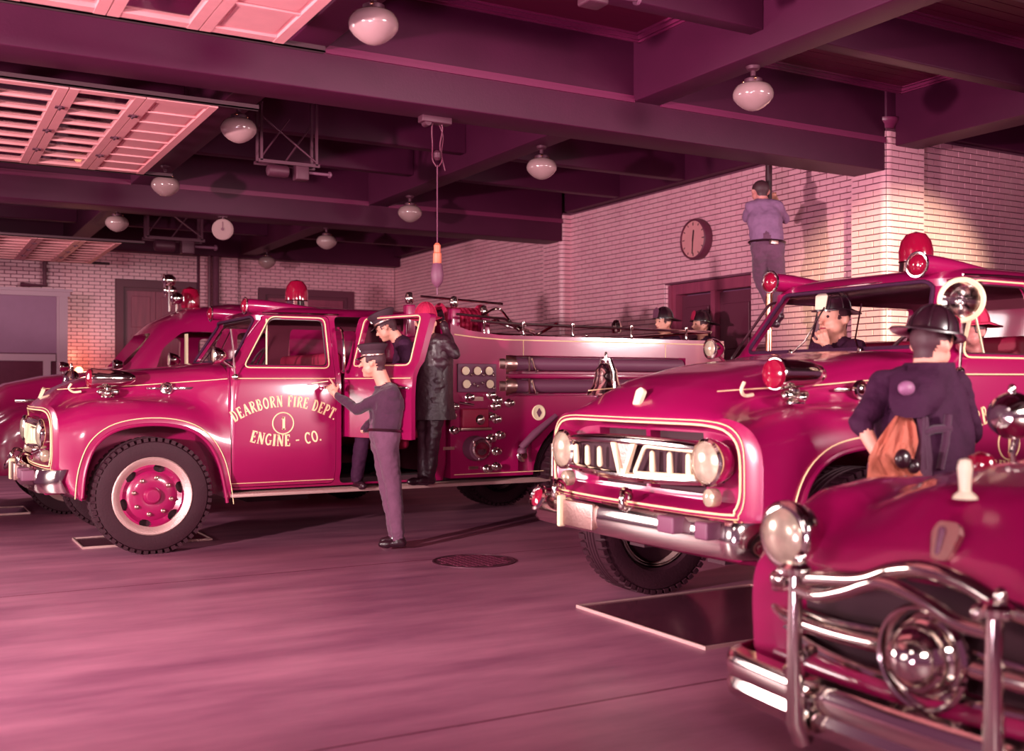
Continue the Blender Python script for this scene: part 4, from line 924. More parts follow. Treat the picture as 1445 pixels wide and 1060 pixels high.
def person(label, group, J, mats, face, fat=1.0, head=1.0, sleeves='long', vox=.0115, belt=None, up=Vector((0, 0, 1)), short=None):
    """J: dict of joints in world space; one continuous skinned body coloured by region"""
    base = Vector((J['pel'].x, J['pel'].y, min(v.z for v in J.values())))
    root = empty('person', base, label, 'person', group)
    J = {k: v-base for k, v in J.items()}
    seg = []   # (p, q, r1, r2, region)
    f = Vector(face).normalized(); side = f.cross(up).normalized(); u = side.cross(f).normalized()
    hc = J['head']; h = head
    def hp(a, b, c): return hc + f*a*h + side*b*h + u*c*h
    seg += [(hp(-.015, 0, .03), hp(.02, 0, .035), .093*h, .086*h, SKIN), (hp(.03, 0, -.05), hp(.045, 0, -.075), .062*h, .045*h, SKIN), (hp(.02, .035, -.045), hp(.03, -.035, -.045), .05*h, .05*h, SKIN), (hp(.092, 0, .012), hp(.118, 0, -.022), .010*h, .015*h, SKIN), (hp(.094, .02, .028), hp(.094, -.02, .028), .015*h, .015*h, SKIN)]
    seg += [(hp(.086, .018, -.055), hp(.086, -.018, -.055), .014*h, .014*h, SKIN), (hp(.075, 0, -.095), hp(.07, 0, -.09), .022*h, .022*h, SKIN), (hp(-.03, 0, -.04), J['neck'], .058*h, .062*h, SKIN)]
    for e in (-1, 1): seg.append((hp(-.012, e*.088, .0), hp(-.005, e*.094, -.02), .022*h, .014*h, SKIN))
    ch, pe = J['chest'], J['pel']; sl, sr = J['shL'], J['shR']; ax = (sr-sl).normalized()
    hl, hr = J['hipL'], J['hipR']; hx = (hr-hl).normalized() if (hr-hl).length > .01 else ax
    w = (sr-sl).length; ms = (sl+sr)/2
    seg += [(J['neck'], ms*.6+J['neck']*.4, .06, .075, SHIRT), (sl, ms, .068*fat, .085*fat, SHIRT), (sr, ms, .068*fat, .085*fat, SHIRT), (ch+ax*w*.22, ch-ax*w*.22, .125*fat, .125*fat, SHIRT), (ms+ax*w*.22, ch+ax*w*.2, .085*fat, .12*fat, SHIRT), (ms-ax*w*.22, ch-ax*w*.2, .085*fat, .12*fat, SHIRT)]
    wa = ch*.35+pe*.65
    seg += [(ch+ax*w*.16, wa+hx*.06, .125*fat, .115*fat, SHIRT), (ch-ax*w*.16, wa-hx*.06, .125*fat, .115*fat, SHIRT), (wa, pe, .12*fat, .125*fat, TROU), (pe+hx*.06, hr, .115*fat, .11, TROU), (pe-hx*.06, hl, .115*fat, .11, TROU)]
    for s in 'LR':
        S_, E_, W_ = J['sh'+s], J['el'+s], J['wr'+s]; sm = SHIRT
        seg += [(S_, E_, .062*fat, .05, SHIRT)]
        if sleeves == 'short':
            seg += [(E_, E_+(W_-E_)*.12, .052, .05, SHIRT), (E_, W_, .04, .028, SKIN)]
        else: seg += [(E_, E_+(W_-E_)*.88, .05, .036, SHIRT), (W_-(W_-E_)*.15, W_, .028, .027, SKIN)]
        H_, K_, A_, T_ = J['hip'+s], J['kn'+s], J['an'+s], J['toe'+s]
        seg += [(H_, K_, .098*min(fat, 1.05), .072, TROU), (K_, A_+(K_-A_)*.06, .072, .060, TROU)]
        ft = (T_-A_); ft.z = 0; ft = ft.normalized() if ft.length > .01 else f; toe = T_
        hz = A_ + Vector((0, 0, -.055)) - ft*.035
        seg += [(A_, hz, .042, .04, SHOE), (hz, toe-ft*.02, .037, .034, SHOE), (toe-ft*.05, toe, .042, .03, SHOE)]
    mb = MB()
    for p, q, a, b, g in seg: mb.cap(p, q, a, b, 16)
    me = remesh(mb.mesh('b'), vox, 3)
    # regions
    nv = len(me.vertices); co = np.empty(nv*3, np.float32); me.vertices.foreach_get('co', co); co = co.reshape(-1, 3)
    best = np.full(nv, 9.0); reg = np.zeros(nv, int)
    for p, q, a, b, g in seg:
        p_ = np.array(p); d = np.array(q-p); l2 = max(float(d @ d), 1e-9)
        t = np.clip((co-p_) @ d/l2, 0, 1); e = np.linalg.norm(co-(p_+t[:, None]*d), axis=1)-(a+(b-a)*t)
        k = e < best-.001; best[k] = e[k]; reg[k] = g
    hv = co-np.array(hc); F_, U_, D_ = hv @ np.array(f), hv @ np.array(u), np.abs(hv @ np.array(side))
    near = (reg == SKIN) & (np.linalg.norm(hv, axis=1) < .2*h)
    reg[near & (((U_ > 0) & (F_ < .045*h) & ~((D_ > .082*h) & (U_ < .02*h))) | ((F_ < -.045*h) & (U_ > -.06*h)) | (U_ > .085*h))] = HAIR
    no = np.empty(nv*3, np.float32); me.vertex_normals.foreach_get('vector', no); no = no.reshape(-1, 3); dk = np.zeros(nv)
    for i in np.nonzero((reg == SHIRT) | (reg == TROU))[0]:
        x, y, z = co[i]; dk[i] = noise.noise((x*11+3, y*11+1, z*11+7))*.010 + noise.noise((x*20, y*20, z*32))*.005
    co = (co+no*dk[:, None]).astype(np.float32); me.vertices.foreach_set('co', co.ravel()); me.update()
    lv = np.empty(len(me.loops), np.int32); me.loops.foreach_get('vertex_index', lv); ls = np.empty(len(me.polygons), np.int32); me.polygons.foreach_get('loop_start', ls)
    me.polygons.foreach_set('material_index', reg[lv[ls]].astype(np.int32))
    link('body', me, [M[x] for x in mats], root, 80)
    R3 = Matrix((f, side, u)).transposed()
    for e in (-1, 1):
        MB().ell(hp(.088, e*.032, .016), .011*h, 10, 8).build('eye', M['dark'], root)
        MB().cap(hp(.098, e*.018, .040), hp(.088, e*.048, .042), .005, .004, 8).build('eyebrow', M['hair'], root)
    MB().cap(hp(.099, .018, -.055), hp(.099, -.018, -.055), .005, .005, 8).build('mouth', M['red_dark'], root)
    if belt:
        b = MB(); c = wa*.45+pe*.55; pts = []
        for i in range(28):
            a = 2*PI*i/28; d = hx*math.cos(a)*(.06+.122*fat) + (hx.cross((ch-pe).normalized())).normalized()*math.sin(a)*.122*fat; pts.append(c+d)
        b.tube(pts, .014, 6, closed=True).build('belt', M['leather'], root)
    root['_'] = 0; del root['_']
    return root, base, (hc, f, side, u, R3, h)
def cap_hat(root, H_, m='capcloth', flat=False):
    hc, f, side, u, R3, h = H_; c = hc+u*.055*h; T = Matrix.Translation(c) @ R3.to_4x4()
    b = MB(); b.T = T
    b.lathe([(.100, -.01), (.103, .02), (.102, .045), (.132, .085), (.135, .098), (.12, .108), (.05, .115), (0, .115)], n=32)
    o = b.build('peaked_cap', M[m], root)
    v = MB(); v.T = T; r0 = [Vector((.085*math.cos(a), .098*math.sin(a), .005)) for a in [(-1.15+2.3*i/16) for i in range(17)]]; r1 = [Vector((.10+.062*math.cos(a), .085*math.sin(a), -.022)) for a in [(-1.45+2.9*i/16) for i in range(17)]]
    v.rings([r0, r1, [p-Vector((0, 0, .006)) for p in r1], [p-Vector((0, 0, .006)) for p in r0]], False, False, closed=False).build('visor', M['leather'], o)
    b = MB(); b.T = T; b.lathe([(.104, .0), (.1055, .004), (.1055, .012), (.104, .016)], n=32); b.build('cap_band', M['steel'], o)
    b = MB(); b.T = T; b.cap((.112, 0, .045), (.118, 0, .075), .016, .012, 10).build('cap_badge', M['chrome'], o)
def helmet(root, H_, m='leather', shield='white', tilt=0):
    hc, f, side, u, R3, h = H_; T = Matrix.Translation(hc+u*.06*h) @ R3.to_4x4() @ Matrix.Rotation(tilt, 4, 'Y')
    b = MB(); b.T = T; rs = []
    for k in range(9):
        t = k/8*PI/2; rs.append([Vector((.128*math.cos(t)*math.cos(a), .108*math.cos(t)*math.sin(a), .135*math.sin(t))) for a in [2*PI*i/32 for i in range(32)]])
    b.rings(rs, False, True); o = b.build('helmet', M[m], root)
    b = MB(); b.T = T; rr = []
    for sc, z in ((1.0, .004), (1.15, .0), (1.32, -.006), (1.42, -.004), (1.42, -.012), (1.15, -.010), (.98, -.006)):
        ring = []
        for i in range(40):
            a = 2*PI*i/40; e = max(0, -math.cos(a)); k = (sc-1)
            ring.append(Vector((.128*math.cos(a)*(1+k*(.55+1.9*e*e)), .108*math.sin(a)*(1+k*.95), z-.055*k*e*1.3)))
        rr.append(ring)
    b.rings(rr, False, False).build('brim', M[m], o)
    for k in range(8):
        a0 = 2*PI*k/8+.2; b = MB(); b.T = T; b.tube([(.131*math.cos(t)*math.cos(a0), .111*math.cos(t)*math.sin(a0), .138*math.sin(t)) for t in [PI/2*j/8 for j in range(9)]], .004, 6).build('ridge', M[m], o)
    b = MB(); b.T = T @ Matrix.Translation((.135, 0, .0)) @ Matrix.Rotation(math.radians(-12), 4, 'Y'); b.prism(roundpoly([(-.045, .0), (.045, .0), (.055, .10), (0, .135), (-.055, .10)], .014), 'x', -.003, .004).build('front_shield', M[shield], o)
    return o
def jm(d): return {k: (v if isinstance(v, Vector) else S(*v)) for k, v in d.items()}
UP = Vector((0, 0, 1))
def dirn(r, fw, z=0): return (RGT*r + FWD*fw + UP*z).normalized()

# standing officer, left arm raised to the cab door
J = jm(dict(head=(527, 512, 9.40), neck=(541, 541, 9.43), chest=(546, 570, 9.43), pel=(543, 615, 9.43),
  shL=(553, 556, 9.27), elL=(503, 578, 9.42), wrL=(473, 556, 9.60), shR=(540, 553, 9.62), elR=(530, 592, 9.70), wrR=(512, 608, 9.62),
  hipL=(546, 628, 9.34), knL=(556, 690, 9.32), anL=(562, 757, 9.26), toeL=(538, 768, 9.24), hipR=(540, 628, 9.52), knR=(547, 690, 9.52), anR=(557, 752, 9.46), toeR=(540, 763, 9.46)))
p, b0, hd_ = person('officer in grey work clothes and peaked cap beside the open door, arm raised', None, J, ['skin', 'greycloth', 'greycloth2', 'leather', 'hair'], dirn(-1, .15, -.06), fat=1.14, belt=True, head=1.08)
cap_hat(p, hd_)
hand('hand', p, S(473, 556, 9.60)-b0, S(460, 536, 9.66)-b0, dirn(-.3, .9, .3), 1.05, .9, 'skin', -1, point=True)
MB().cyl(S(463, 538, 9.62)-b0, S(440, 541, 9.68)-b0, .004, n=6).build('pencil', M['cream'], p)
col = MB(); col.T = Matrix.Translation(S(542, 545, 9.43)-b0); col.tube([(.075*math.cos(a/20*2*PI), .075*math.sin(a/20*2*PI), .012*math.cos(a/20*2*PI)) for a in range(20)], .014, 8, closed=True).build('collar', M['greycloth'], p)

# man climbing in behind the open door
J = jm(dict(head=(546, 463, 9.98), neck=(560, 478, 10.02), chest=(578, 505, 10.08), pel=(562, 566, 10.18),
  shL=(570, 487, 9.88), elL=(575, 530, 9.90), wrL=(548, 548, 9.98), shR=(566, 485, 10.22), elR=(560, 520, 10.4), wrR=(540, 530, 10.4),
  hipL=(550, 578, 10.10), knL=(512, 612, 9.98), anL=(503, 676, 10.02), toeL=(513, 686, 9.86), hipR=(560, 578, 10.28), knR=(530, 610, 10.45), anR=(540, 660, 10.5), toeR=(525, 670, 10.5)))
p, b0, hd_ = person('man in dark jacket and round cap stooping into the rear cab behind the open door', None, J, ['skin', 'navy', 'navy', 'leather', 'hair'], dirn(-1, .1, -.45), head=.95)
cap_hat(p, hd_)
# man in black rubber coat at the edge of the door
J = jm(dict(head=(601, 456, 10.05), neck=(606, 476, 10.08), chest=(609, 515, 10.08), pel=(608, 565, 10.08),
  shL=(592, 486, 10.12), elL=(594, 520, 10.3), wrL=(600, 545, 10.4), shR=(625, 482, 10.0), elR=(642, 500, 10.0), wrR=(624, 452, 10.10),
  hipL=(602, 575, 10.12), knL=(600, 625, 10.1), anL=(597, 672, 10.08), toeL=(578, 680, 9.98), hipR=(614, 575, 10.05), knR=(610, 625, 10.05), anR=(606, 670, 10.08), toeR=(594, 678, 10.0)))
p, b0, hd_ = person('man in long black rubber coat and red helmet standing on the running board', None, J, ['skin', 'coat', 'coat', 'leather', 'hair'], dirn(.1, 1, .05), fat=1.05)
helmet(p, hd_, 'redcloth', 'hose')
cm = MB(); ra = []
for py, hw, dp in ((478, .10, .10), (490, .20, .13), (520, .19, .15), (560, .19, .15), (592, .22, .17)):
    c = S(610, py, 10.08)-b0
    ra.append([c + RGT*hw*math.cos(a)*(1+.05*math.sin(5*a)) + FWD*dp*math.sin(a) for a in [2*PI*i/36 for i in range(36)]])
cm.rings(ra, True, True).build('coat_skirt', M['coat'], p, 60)
hand('hand', p, S(624, 452, 10.10)-b0, S(619, 440, 10.12)-b0, dirn(-.3, 1, 0), 1.0, .8, 'leather', 1)

# man on the pole, seen from behind
J = jm(dict(head=(1073, 270, 11.50), neck=(1077, 286, 11.50), chest=(1079, 312, 11.45), pel=(1083, 348, 11.42),
  shL=(1060, 292, 11.48), elL=(1053, 308, 11.62), wrL=(1086, 296, 11.76), shR=(1097, 292, 11.45), elR=(1108, 310, 11.60), wrR=(1096, 285, 11.74),
  hipL=(1074, 358, 11.45), knL=(1072, 392, 11.66), anL=(1090, 436, 11.80), toeL=(1088, 452, 11.86), hipR=(1093, 358, 11.42), knR=(1100, 396, 11.60), anR=(1098, 440, 11.62), toeR=(1090, 458, 11.66)))
p, b0, hd_ = person('man in work shirt and light trousers sliding down the brass pole', None, J, ['skin_d', 'bluecloth', 'greycloth2', 'leather', 'hair'], dirn(-.15, 1, 0), belt=True, fat=1.05, head=.98)
hand('hand', p, S(1086, 296, 11.76)-b0, S(1094, 290, 11.82)-b0, dirn(0, -1, 0), 1, 1.0, 'skin', 1)
hand('hand', p, S(1096, 285, 11.74)-b0, S(1090, 276, 11.8)-b0, dirn(0, -1, 0), 1, 1.0, 'skin', -1)
MB().box((-.05, -.02, -.02), (.05, .02, .02), .005).build('belt_case', M['steel'], p, loc=S(1092, 342, 11.26)-b0)

# two men in the cab of the nearer engine
def seated(x, y, z, face, arms, fd=Vector((-1, 0, 0)), sc=1.0):
    P = Vector((x, y, z)); L_ = Vector((0, -1, 0)); v = lambda a, b, c: P + fd*a*sc + L_*b*sc + UP*c*sc
    d = dict(pel=v(0, 0, .10), chest=v(.02, 0, .38), neck=v(.04, 0, .60), head=v(.06, 0, .745), shL=v(.03, .19, .53), shR=v(.03, -.19, .53), hipL=v(.04, .1, .09), hipR=v(.04, -.1, .09), knL=v(.42, .14, .12), knR=v(.42, -.14, .12), anL=v(.46, .14, -.22), anR=v(.46, -.14, -.22), toeL=v(.60, .14, -.30), toeR=v(.60, -.14, -.30),
             elL=v(.12, .26, .26), wrL=v(.34, .2, .34), elR=v(.12, -.26, .26), wrR=v(.34, -.2, .34))
    for k, (a, b, c) in arms.items(): d[k] = v(a, b, c)
    return d
J = seated(5.77, 5.46, 1.17, None, dict(elL=(.22, .20, .36), wrL=(.20, .06, .55)), sc=.97)
p, b0, hd_ = person('fireman in black helmet with white front piece, in the cab with hand at his chin', None, J, ['skin', 'navy', 'navy', 'leather', 'hair'], dirn(-.8, -.5, -.02), head=1.16)
helmet(p, hd_, 'leather', 'white', .03)
hand('hand', p, J['wrL']-b0, J['wrL']-b0+Vector((-.02, .01, .06)), dirn(.2, 1, 0), 1, 1.0, 'skin', 1)
J = seated(6.0, 4.52, 1.04, None, dict(elL=(.2, .24, .3), wrL=(.45, .1, .50), elR=(.2, -.2, .3), wrR=(.45, -.1, .50)), sc=.97)
p, b0, hd_ = person('driver in dark coat and red helmet seen through the side window of the nearer engine', None, J, ['skin_d', 'navy', 'navy', 'leather', 'hair'], (-1, .1, -.05))
helmet(p, hd_, 'redcloth', 'white', .03)
# two firemen sitting in the hose bed of the left engine
for px, py, d, lb, fc in ((937, 456, 13.15, 'fireman in dark helmet sitting in the hose bed, left one of the two heads', dirn(-.9, -.5, 0)), (990, 460, 13.5, 'fireman with bright face in red and black helmet, right one of the two heads', dirn(-1, -.25, .08))):
    hpos = S(px, py, d); J = seated(hpos.x+.06, hpos.y, hpos.z-.745, None, {})
    for k in J:
        if k[:2] in ('kn',): J[k] = J[k]+Vector((.05, 0, .05))
        if k[:2] in ('an', 'to'): J[k] = J[k]+Vector((.05, 0, .06))
    p, b0, hd_ = person(lb, 'firemen in the hose bed', J, ['skin', 'navy', 'navy', 'leather', 'hair'], fc, vox=.014, head=1.05)
    helmet(p, hd_, 'leather', 'redcloth' if px > 950 else 'hose', .03)

# foreground fireman, back to the camera
J = jm(dict(head=(1314, 488, 5.05), neck=(1308, 515, 5.05), chest=(1292, 570, 5.08), pel=(1280, 668, 5.10),
  shL=(1250, 545, 5.05), elL=(1214, 596, 4.95), wrL=(1240, 645, 4.84), shR=(1346, 545, 5.08), elR=(1372, 606, 5.15), wrR=(1350, 668, 5.2),
  hipL=(1255, 690, 5.10), knL=(1253, 800, 5.0), anL=(1260, 912, 5.05), toeL=(1262, 928, 5.22), hipR=(1308, 690, 5.12), knR=(1314, 800, 5.05), anR=(1316, 908, 5.15), toeR=(1322, 918, 5.32)))
zmin = min(J['anL'].z, J['anR'].z)-.09
for k in J: J[k] = J[k].copy()
p, b0, hd_ = person('fireman in black helmet and dark short sleeved coat, back turned, between engine and car', None, J, ['skin', 'navy', 'navy', 'leather', 'hair'], dirn(.85, .5, -.12), fat=1.2, sleeves='short')
helmet(p, hd_, 'leather', 'redcloth', .12)
cr = []
for (px, py, hw, dp) in ((1311, 512, .085, .09), (1303, 530, .13, .12), (1297, 548, .18, .15), (1299, 600, .20, .18), (1301, 660, .205, .19), (1302, 720, .21, .19)):
    c = S(px, py, 5.07)-b0; cr.append([c + RGT*(hw+.02)*math.cos(a)*(1+.03*math.sin(6*a+py*.05)) + FWD*(dp+.035)*math.sin(a)*(1+.04*math.sin(7*a)) for a in [2*PI*i/48 for i in range(48)]])
cd = []
for i in range(len(cr)-1):
    for k in range(7):
        t = k/7; ring = []
        for j in range(48):
            v = cr[i][j].lerp(cr[i+1][j], t); ctr = S(1298, 600, 5.07)-b0; n = Vector((v.x-ctr.x, v.y-ctr.y, 0)).normalized()
            ring.append(v + n*(noise.noise(Vector((v.x*7, v.y*7, v.z*3+v.x*4)))*.024 + noise.noise(Vector((v.x*16, v.y*16, v.z*7)))*.010))
        cd.append(ring)
cd.append(cr[-1])
MB().rings(cd, True, True).build('coat', M['navy'], p, 80)
for pts, w in (([(1302, 588), (1300, 620), (1303, 662)], .022), ([(1338, 585), (1334, 625), (1326, 662)], .018), ([(1300, 612), (1318, 606), (1342, 604)], .020)):
    MB().tube([S(x, y, 4.825)-b0 for x, y in pts], w, 8).build('coat_strap', M['greycloth'], p)
hood = MB(); hood.rings([[S(x, y, d)-b0 for x, y, d in r] for r in (
  [(1256, 530, 4.89), (1285, 522, 4.87), (1320, 520, 4.87), (1338, 528, 4.91), (1338, 528, 5.0), (1320, 520, 5.0), (1285, 522, 5.0), (1256, 530, 5.0)],
  [(1254, 566, 4.83), (1280, 560, 4.79), (1308, 558, 4.79), (1336, 560, 4.84), (1336, 560, 4.93), (1308, 558, 4.93), (1280, 560, 4.93), (1254, 566, 4.93)],
  [(1262, 586, 4.81), (1278, 590, 4.77), (1300, 590, 4.77), (1322, 580, 4.82), (1322, 580, 4.91), (1300, 590, 4.91), (1278, 590, 4.91), (1262, 586, 4.91)])]).build('collar_flap', M['navy'], p, 60)
MB().ell(S(1279, 548, 4.785)-b0, (.045, .03, .034), 16, 10).build('badge_patch', M['grey'], p)
# tan leather skirt of the coat pulled aside, with a dark clasp
tn = MB(); rows = []
for (xl, xr, y, d) in ((1272, 1280, 576, 4.84), (1255, 1292, 598, 4.82), (1238, 1296, 622, 4.80), (1226, 1290, 645, 4.78), (1224, 1300, 668, 4.76), (1222, 1322, 690, 4.76)):
    rows.append([S(xl+(xr-xl)*i/10, y+4*math.sin(i*1.3), d+.02*math.sin(i*1.7+y))-b0 for i in range(11)] + [S(xr-(xr-xl)*i/10, y, d+.05)-b0 for i in range(11)])
tn.rings(rows).build('tan_lining', M['tan'], p, 60)
gm = MB(); gm.ell(S(1274, 648, 4.72)-b0, (.045, .03, .045), 14, 10).ell(S(1289, 658, 4.73)-b0, (.03, .03, .035), 12, 8)
gm.build('dark_clasp', M['leather'], p)
MB().prism([(-.02, 0), (.02, 0), (.05, -.2), (.03, -.42), (-.05, -.42), (-.03, -.2)], 'y', -.015, .015).build('coat_tail', M['greycloth'], p, 50, loc=S(1302, 590, 4.82)-b0)
hand('hand', p, S(1240, 648, 4.88)-b0, S(1246, 662, 4.84)-b0, dirn(.6, .5, 0), 1.1, .8, 'leather', 1)
# ------------------------------------------------------------------ foreground chief's car
def build_car():
    root = empty('chief_car', (0, 0, 0), 'rounded red car in the right foreground with chrome bullet nose grille', 'car')
    red = M['red']; ch = M['chrome']
    # local x runs back from the nose, centre line y = 0
    ST = [(0, .05, [(0,.80),(.25,.80),(.45,.79),(.60,.80),(.70,.80),(.78,.78),(.83,.72),(.845,.62),(.84,.5),(.82,.40),(.7,.36),(0,.36)]),
          (.05, .06, [(0,.875),(.22,.87),(.42,.85),(.56,.865),(.66,.90),(.76,.88),(.84,.80),(.87,.66),(.87,.5),(.85,.36),(.7,.32),(0,.32)]),
          (.13, .06, [(0,.955),(.22,.945),(.40,.91),(.52,.90),(.64,.955),(.76,.945),(.86,.85),(.895,.68),(.895,.5),(.87,.33),(.7,.30),(0,.30)]),
          (.28, .04, [(0,1.075),(.22,1.065),(.40,1.01),(.52,.975),(.64,1.025),(.77,1.01),(.87,.89),(.91,.70),(.91,.5),(.89,.30),(.7,.28),(0,.28)]),
          (.60, .0, [(0,1.14),(.25,1.13),(.46,1.085),(.58,1.03),(.68,1.06),(.79,1.045),(.885,.94),(.92,.72),(.92,.5),(.90,.28),(.7,.26),(0,.26)]),
          (1.2, 0, [(0,1.165),(.3,1.155),(.54,1.11),(.66,1.05),(.74,1.04),(.82,1.02),(.90,.93),(.925,.72),(.925,.5),(.90,.28),(.7,.26),(0,.26)]),
          (1.75, 0, [(0,1.19),(.32,1.18),(.60,1.14),(.74,1.08),(.80,1.05),(.86,1.01),(.91,.93),(.925,.72),(.925,.5),(.90,.28),(.7,.26),(0,.26)]),
          (3.8, 0, [(0,1.10),(.32,1.10),(.60,1.08),(.74,1.05),(.80,1.03),(.86,.99),(.91,.92),(.925,.72),(.925,.5),(.90,.28),(.7,.26),(0,.26)]),
          (4.7, 0, [(0,.98),(.32,.97),(.55,.95),(.66,.93),(.72,.91),(.78,.88),(.82,.82),(.85,.66),(.85,.5),(.80,.34),(.6,.32),(0,.32)])]
    rs = [section(.02, dense([(y*.9, .6+(z-.6)*.8) for y, z in ST[0][2]]), .06)]
    for i in range(len(ST)-1):
        n = 1 if i < 1 else 3
        for k in range(n):
            t = k/n; (xa, ba, A), (xb, bb, B_) = ST[i], ST[i+1]; pa, pb = ST[max(i-1, 0)], ST[min(i+2, len(ST)-1)]
            L = lambda j, c: A[j][c]+(B_[j][c]-A[j][c])*t
            rs.append(section(xa+(xb-xa)*t, dense([(L(j, 0), L(j, 1)) for j in range(12)]), ba+(bb-ba)*t))
    rs.append(section(4.7, dense(ST[-1][2])))
    body = MB().rings(rs).mesh('car')
    wa = [(.95+.42*math.cos(math.radians(a)), .36+.40*math.sin(math.radians(a))) for a in range(0, 181, 12)] + [(.53, -.2), (1.37, -.2)]
    wb_ = [(x+2.85, z) for x, z in wa]
    cut = [prism_mesh(w, 'y', s*.55, s*1.2) for w in (wa, wb_) for s in (-1, 1)]
    cut.append(MB().prism(roundpoly([(-.60, .47), (.60, .47), (.66, .62), (.52, .76), (.22, .80), (-.22, .80), (-.52, .76), (-.66, .62)], .05), 'x', -.3, .035+.05).mesh('c'))
    link('body', boolean(body, cut), red, root, 50)
    # greenhouse
    gh = MB(); G = []
    for z, x0, x1, w in ((1.10, 1.62, 4.2, .80), (1.25, 1.75, 4.0, .76), (1.45, 2.0, 3.65, .66), (1.53, 2.2, 3.45, .55), (1.56, 2.5, 3.2, .35)):
        G.append([Vector((x, y, z)) for x, y in rrect(x0, x1, -w, w, min(.3, w*.5), 6)])
    gme = gh.rings(G).mesh('g')
    side = roundpoly([(2.0, 1.2), (3.75, 1.2), (3.45, 1.44), (2.2, 1.44)], .05)
    gme = boolean(gme, [MB().rings([[Vector((x, y, z)) for x, y in rrect(x0, x1, -w, w, .25, 6)] for z, x0, x1, w in ((1.05, 1.68, 4.12, .75), (1.25, 1.8, 3.95, .71), (1.45, 2.05, 3.6, .61), (1.51, 2.3, 3.4, .5))]).mesh('i'), prism_mesh(side, 'y', -1, 1), prism_mesh(roundpoly([(-.6, 1.2), (.6, 1.2), (.52, 1.44), (-.52, 1.44)], .04), 'x', 1.3, 4.5)])
    link('roof', gme, red, root, 40)
    MB().add([(1.74, -.62, 1.19), (1.74, .62, 1.19), (2.0, .54, 1.45), (2.0, -.54, 1.45)], [(0, 1, 2, 3)]).build('windshield', M['glass'], root, smooth=0)
    # headlights
    for s in (-1, 1):
        h = MB().lathe([(.085, -.10), (.118, -.04), (.127, 0), (.127, .02), (.118, .03), (.105, .034)], (.02, s*.64, .875), (-1, 0, 0), n=40).build('headlight', ch, root)
        MB().lathe([(.104, .028), (.09, .046), (.06, .058), (.03, .064), (0, .066)], (.02, s*.64, .875), (-1, 0, 0), n=36).build('lens', M['lens'], h)
        MB().ell((-.02, s*.64, .72), (.04, .04, .035), 16, 10).build('parking_lamp', ch, root)
    # grille
    MB().box((.070, -.6, .46), (.084, .6, .79)).build('grille_shade_sheet', M['dark'], root, smooth=0)  # dark sheet standing in for the shade inside the grille
    sp = MB(); sp.lathe([(.158, .0), (.166, .01), (.168, .025), (.160, .04), (.150, .035), (.146, .015), (.146, 0)], (-.02, 0, .575), (-1, 0, 0), n=48, cap=False); spn = sp.build('spinner_ring', ch, root)
    MB().lathe([(.145, 0), (.14, .01), (.115, .02), (.11, .06), (.095, .10), (.06, .135), (.03, .15), (0, .155)], (.0, 0, .575), (-1, 0, 0), n=40).build('bullet_nose', ch, spn)
    MB().lathe([(.118, .03), (.122, .045), (.112, .055)], (.0, 0, .575), (-1, 0, 0), n=40).build('nose_collar', ch, spn)
    for s in (-1, 1):
        b = MB()
        b.tube(spline([(-.02, s*.17, .575), (.0, s*.4, .565), (.04, s*.66, .57), (.10, s*.80, .60)], 6), .028, 12)
        b.tube(spline([(-.005, s*.16, .62), (.0, s*.4, .61), (.05, s*.66, .61)], 6), .012, 8)
        b.build('grille_bar', ch, root)
    MB().tube(spline([(.08, -.76, .66), (.02, -.55, .73), (.0, -.28, .77), (-.01, -.14, .82), (-.02, 0, .845), (-.01, .14, .82), (.0, .28, .77), (.02, .55, .73), (.08, .76, .66)], 6), .03, 12).build('grille_arch', ch, root)
    MB().tube(spline([(.07, -.70, .53), (.03, -.45, .475), (.02, 0, .455), (.03, .45, .475), (.07, .70, .53)], 6), .022, 10).build('grille_lower_bar', ch, root)
    lp = MB(); lp.rings([[Vector((x+.08*(y/.8)**2, y, z)) for y in [(-.78+1.56*i/20) for i in range(21)]] for x, z in ((.02, .47), (-.02, .44), (-.03, .40), (.0, .36), (.06, .34), (.2, .33))], False, False, closed=False).build('gravel_pan', red, root, 60)
    # emblem and ornament
    em = MB().prism(roundpoly([(-.03, -.06), (.03, -.06), (.052, .03), (.035, .065), (-.035, .065), (-.052, .03)], .012), 'x', -.014, .01).build('hood_emblem', M['steel'], root)
    em.rotation_euler = (0, math.radians(22), 0); em.location = (.07, .0, .925)
    MB().cap((-.008, .012, -.035), (-.012, .014, .035), .012, .014, 10).build('emblem_crest', M['hose'], em)
    MB().lathe([(.04, 0), (.035, .01), (.018, .025), (.02, .06), (.024, .10), (.018, .125), (0, .13)], (.20, .03, 1.055), n=20).build('hood_ornament', M['white'], root)
    MB().tube(spline([(.20, 0, 1.0), (.5, 0, 1.105), (1.0, 0, 1.155)], 6), .008, 6).build('hood_seam_trim', red, root)
    # bumper with guards and the arched over-rider rail
    R_ = []
    for i in range(41):
        t = -1+2*i/40; y = .97*math.sin(t*1.42)/math.sin(1.42); x = -.15+.10*(y/.97)**2 + .42*max(0, abs(t)-.74)/.26
        R_.append([(x+.05, y, .25), (x+.01, y, .245), (x-.02, y, .27), (x-.032, y, .305), (x-.02, y, .335), (x-.03, y, .36), (x-.03, y, .40), (x-.01, y, .43), (x+.04, y, .435), (x+.05, y, .42), (x+.01, y, .36), (x+.05, y, .27)])
    bu = MB().rings([[Vector(p) for p in r] for r in R_]).build('bumper', ch, root)
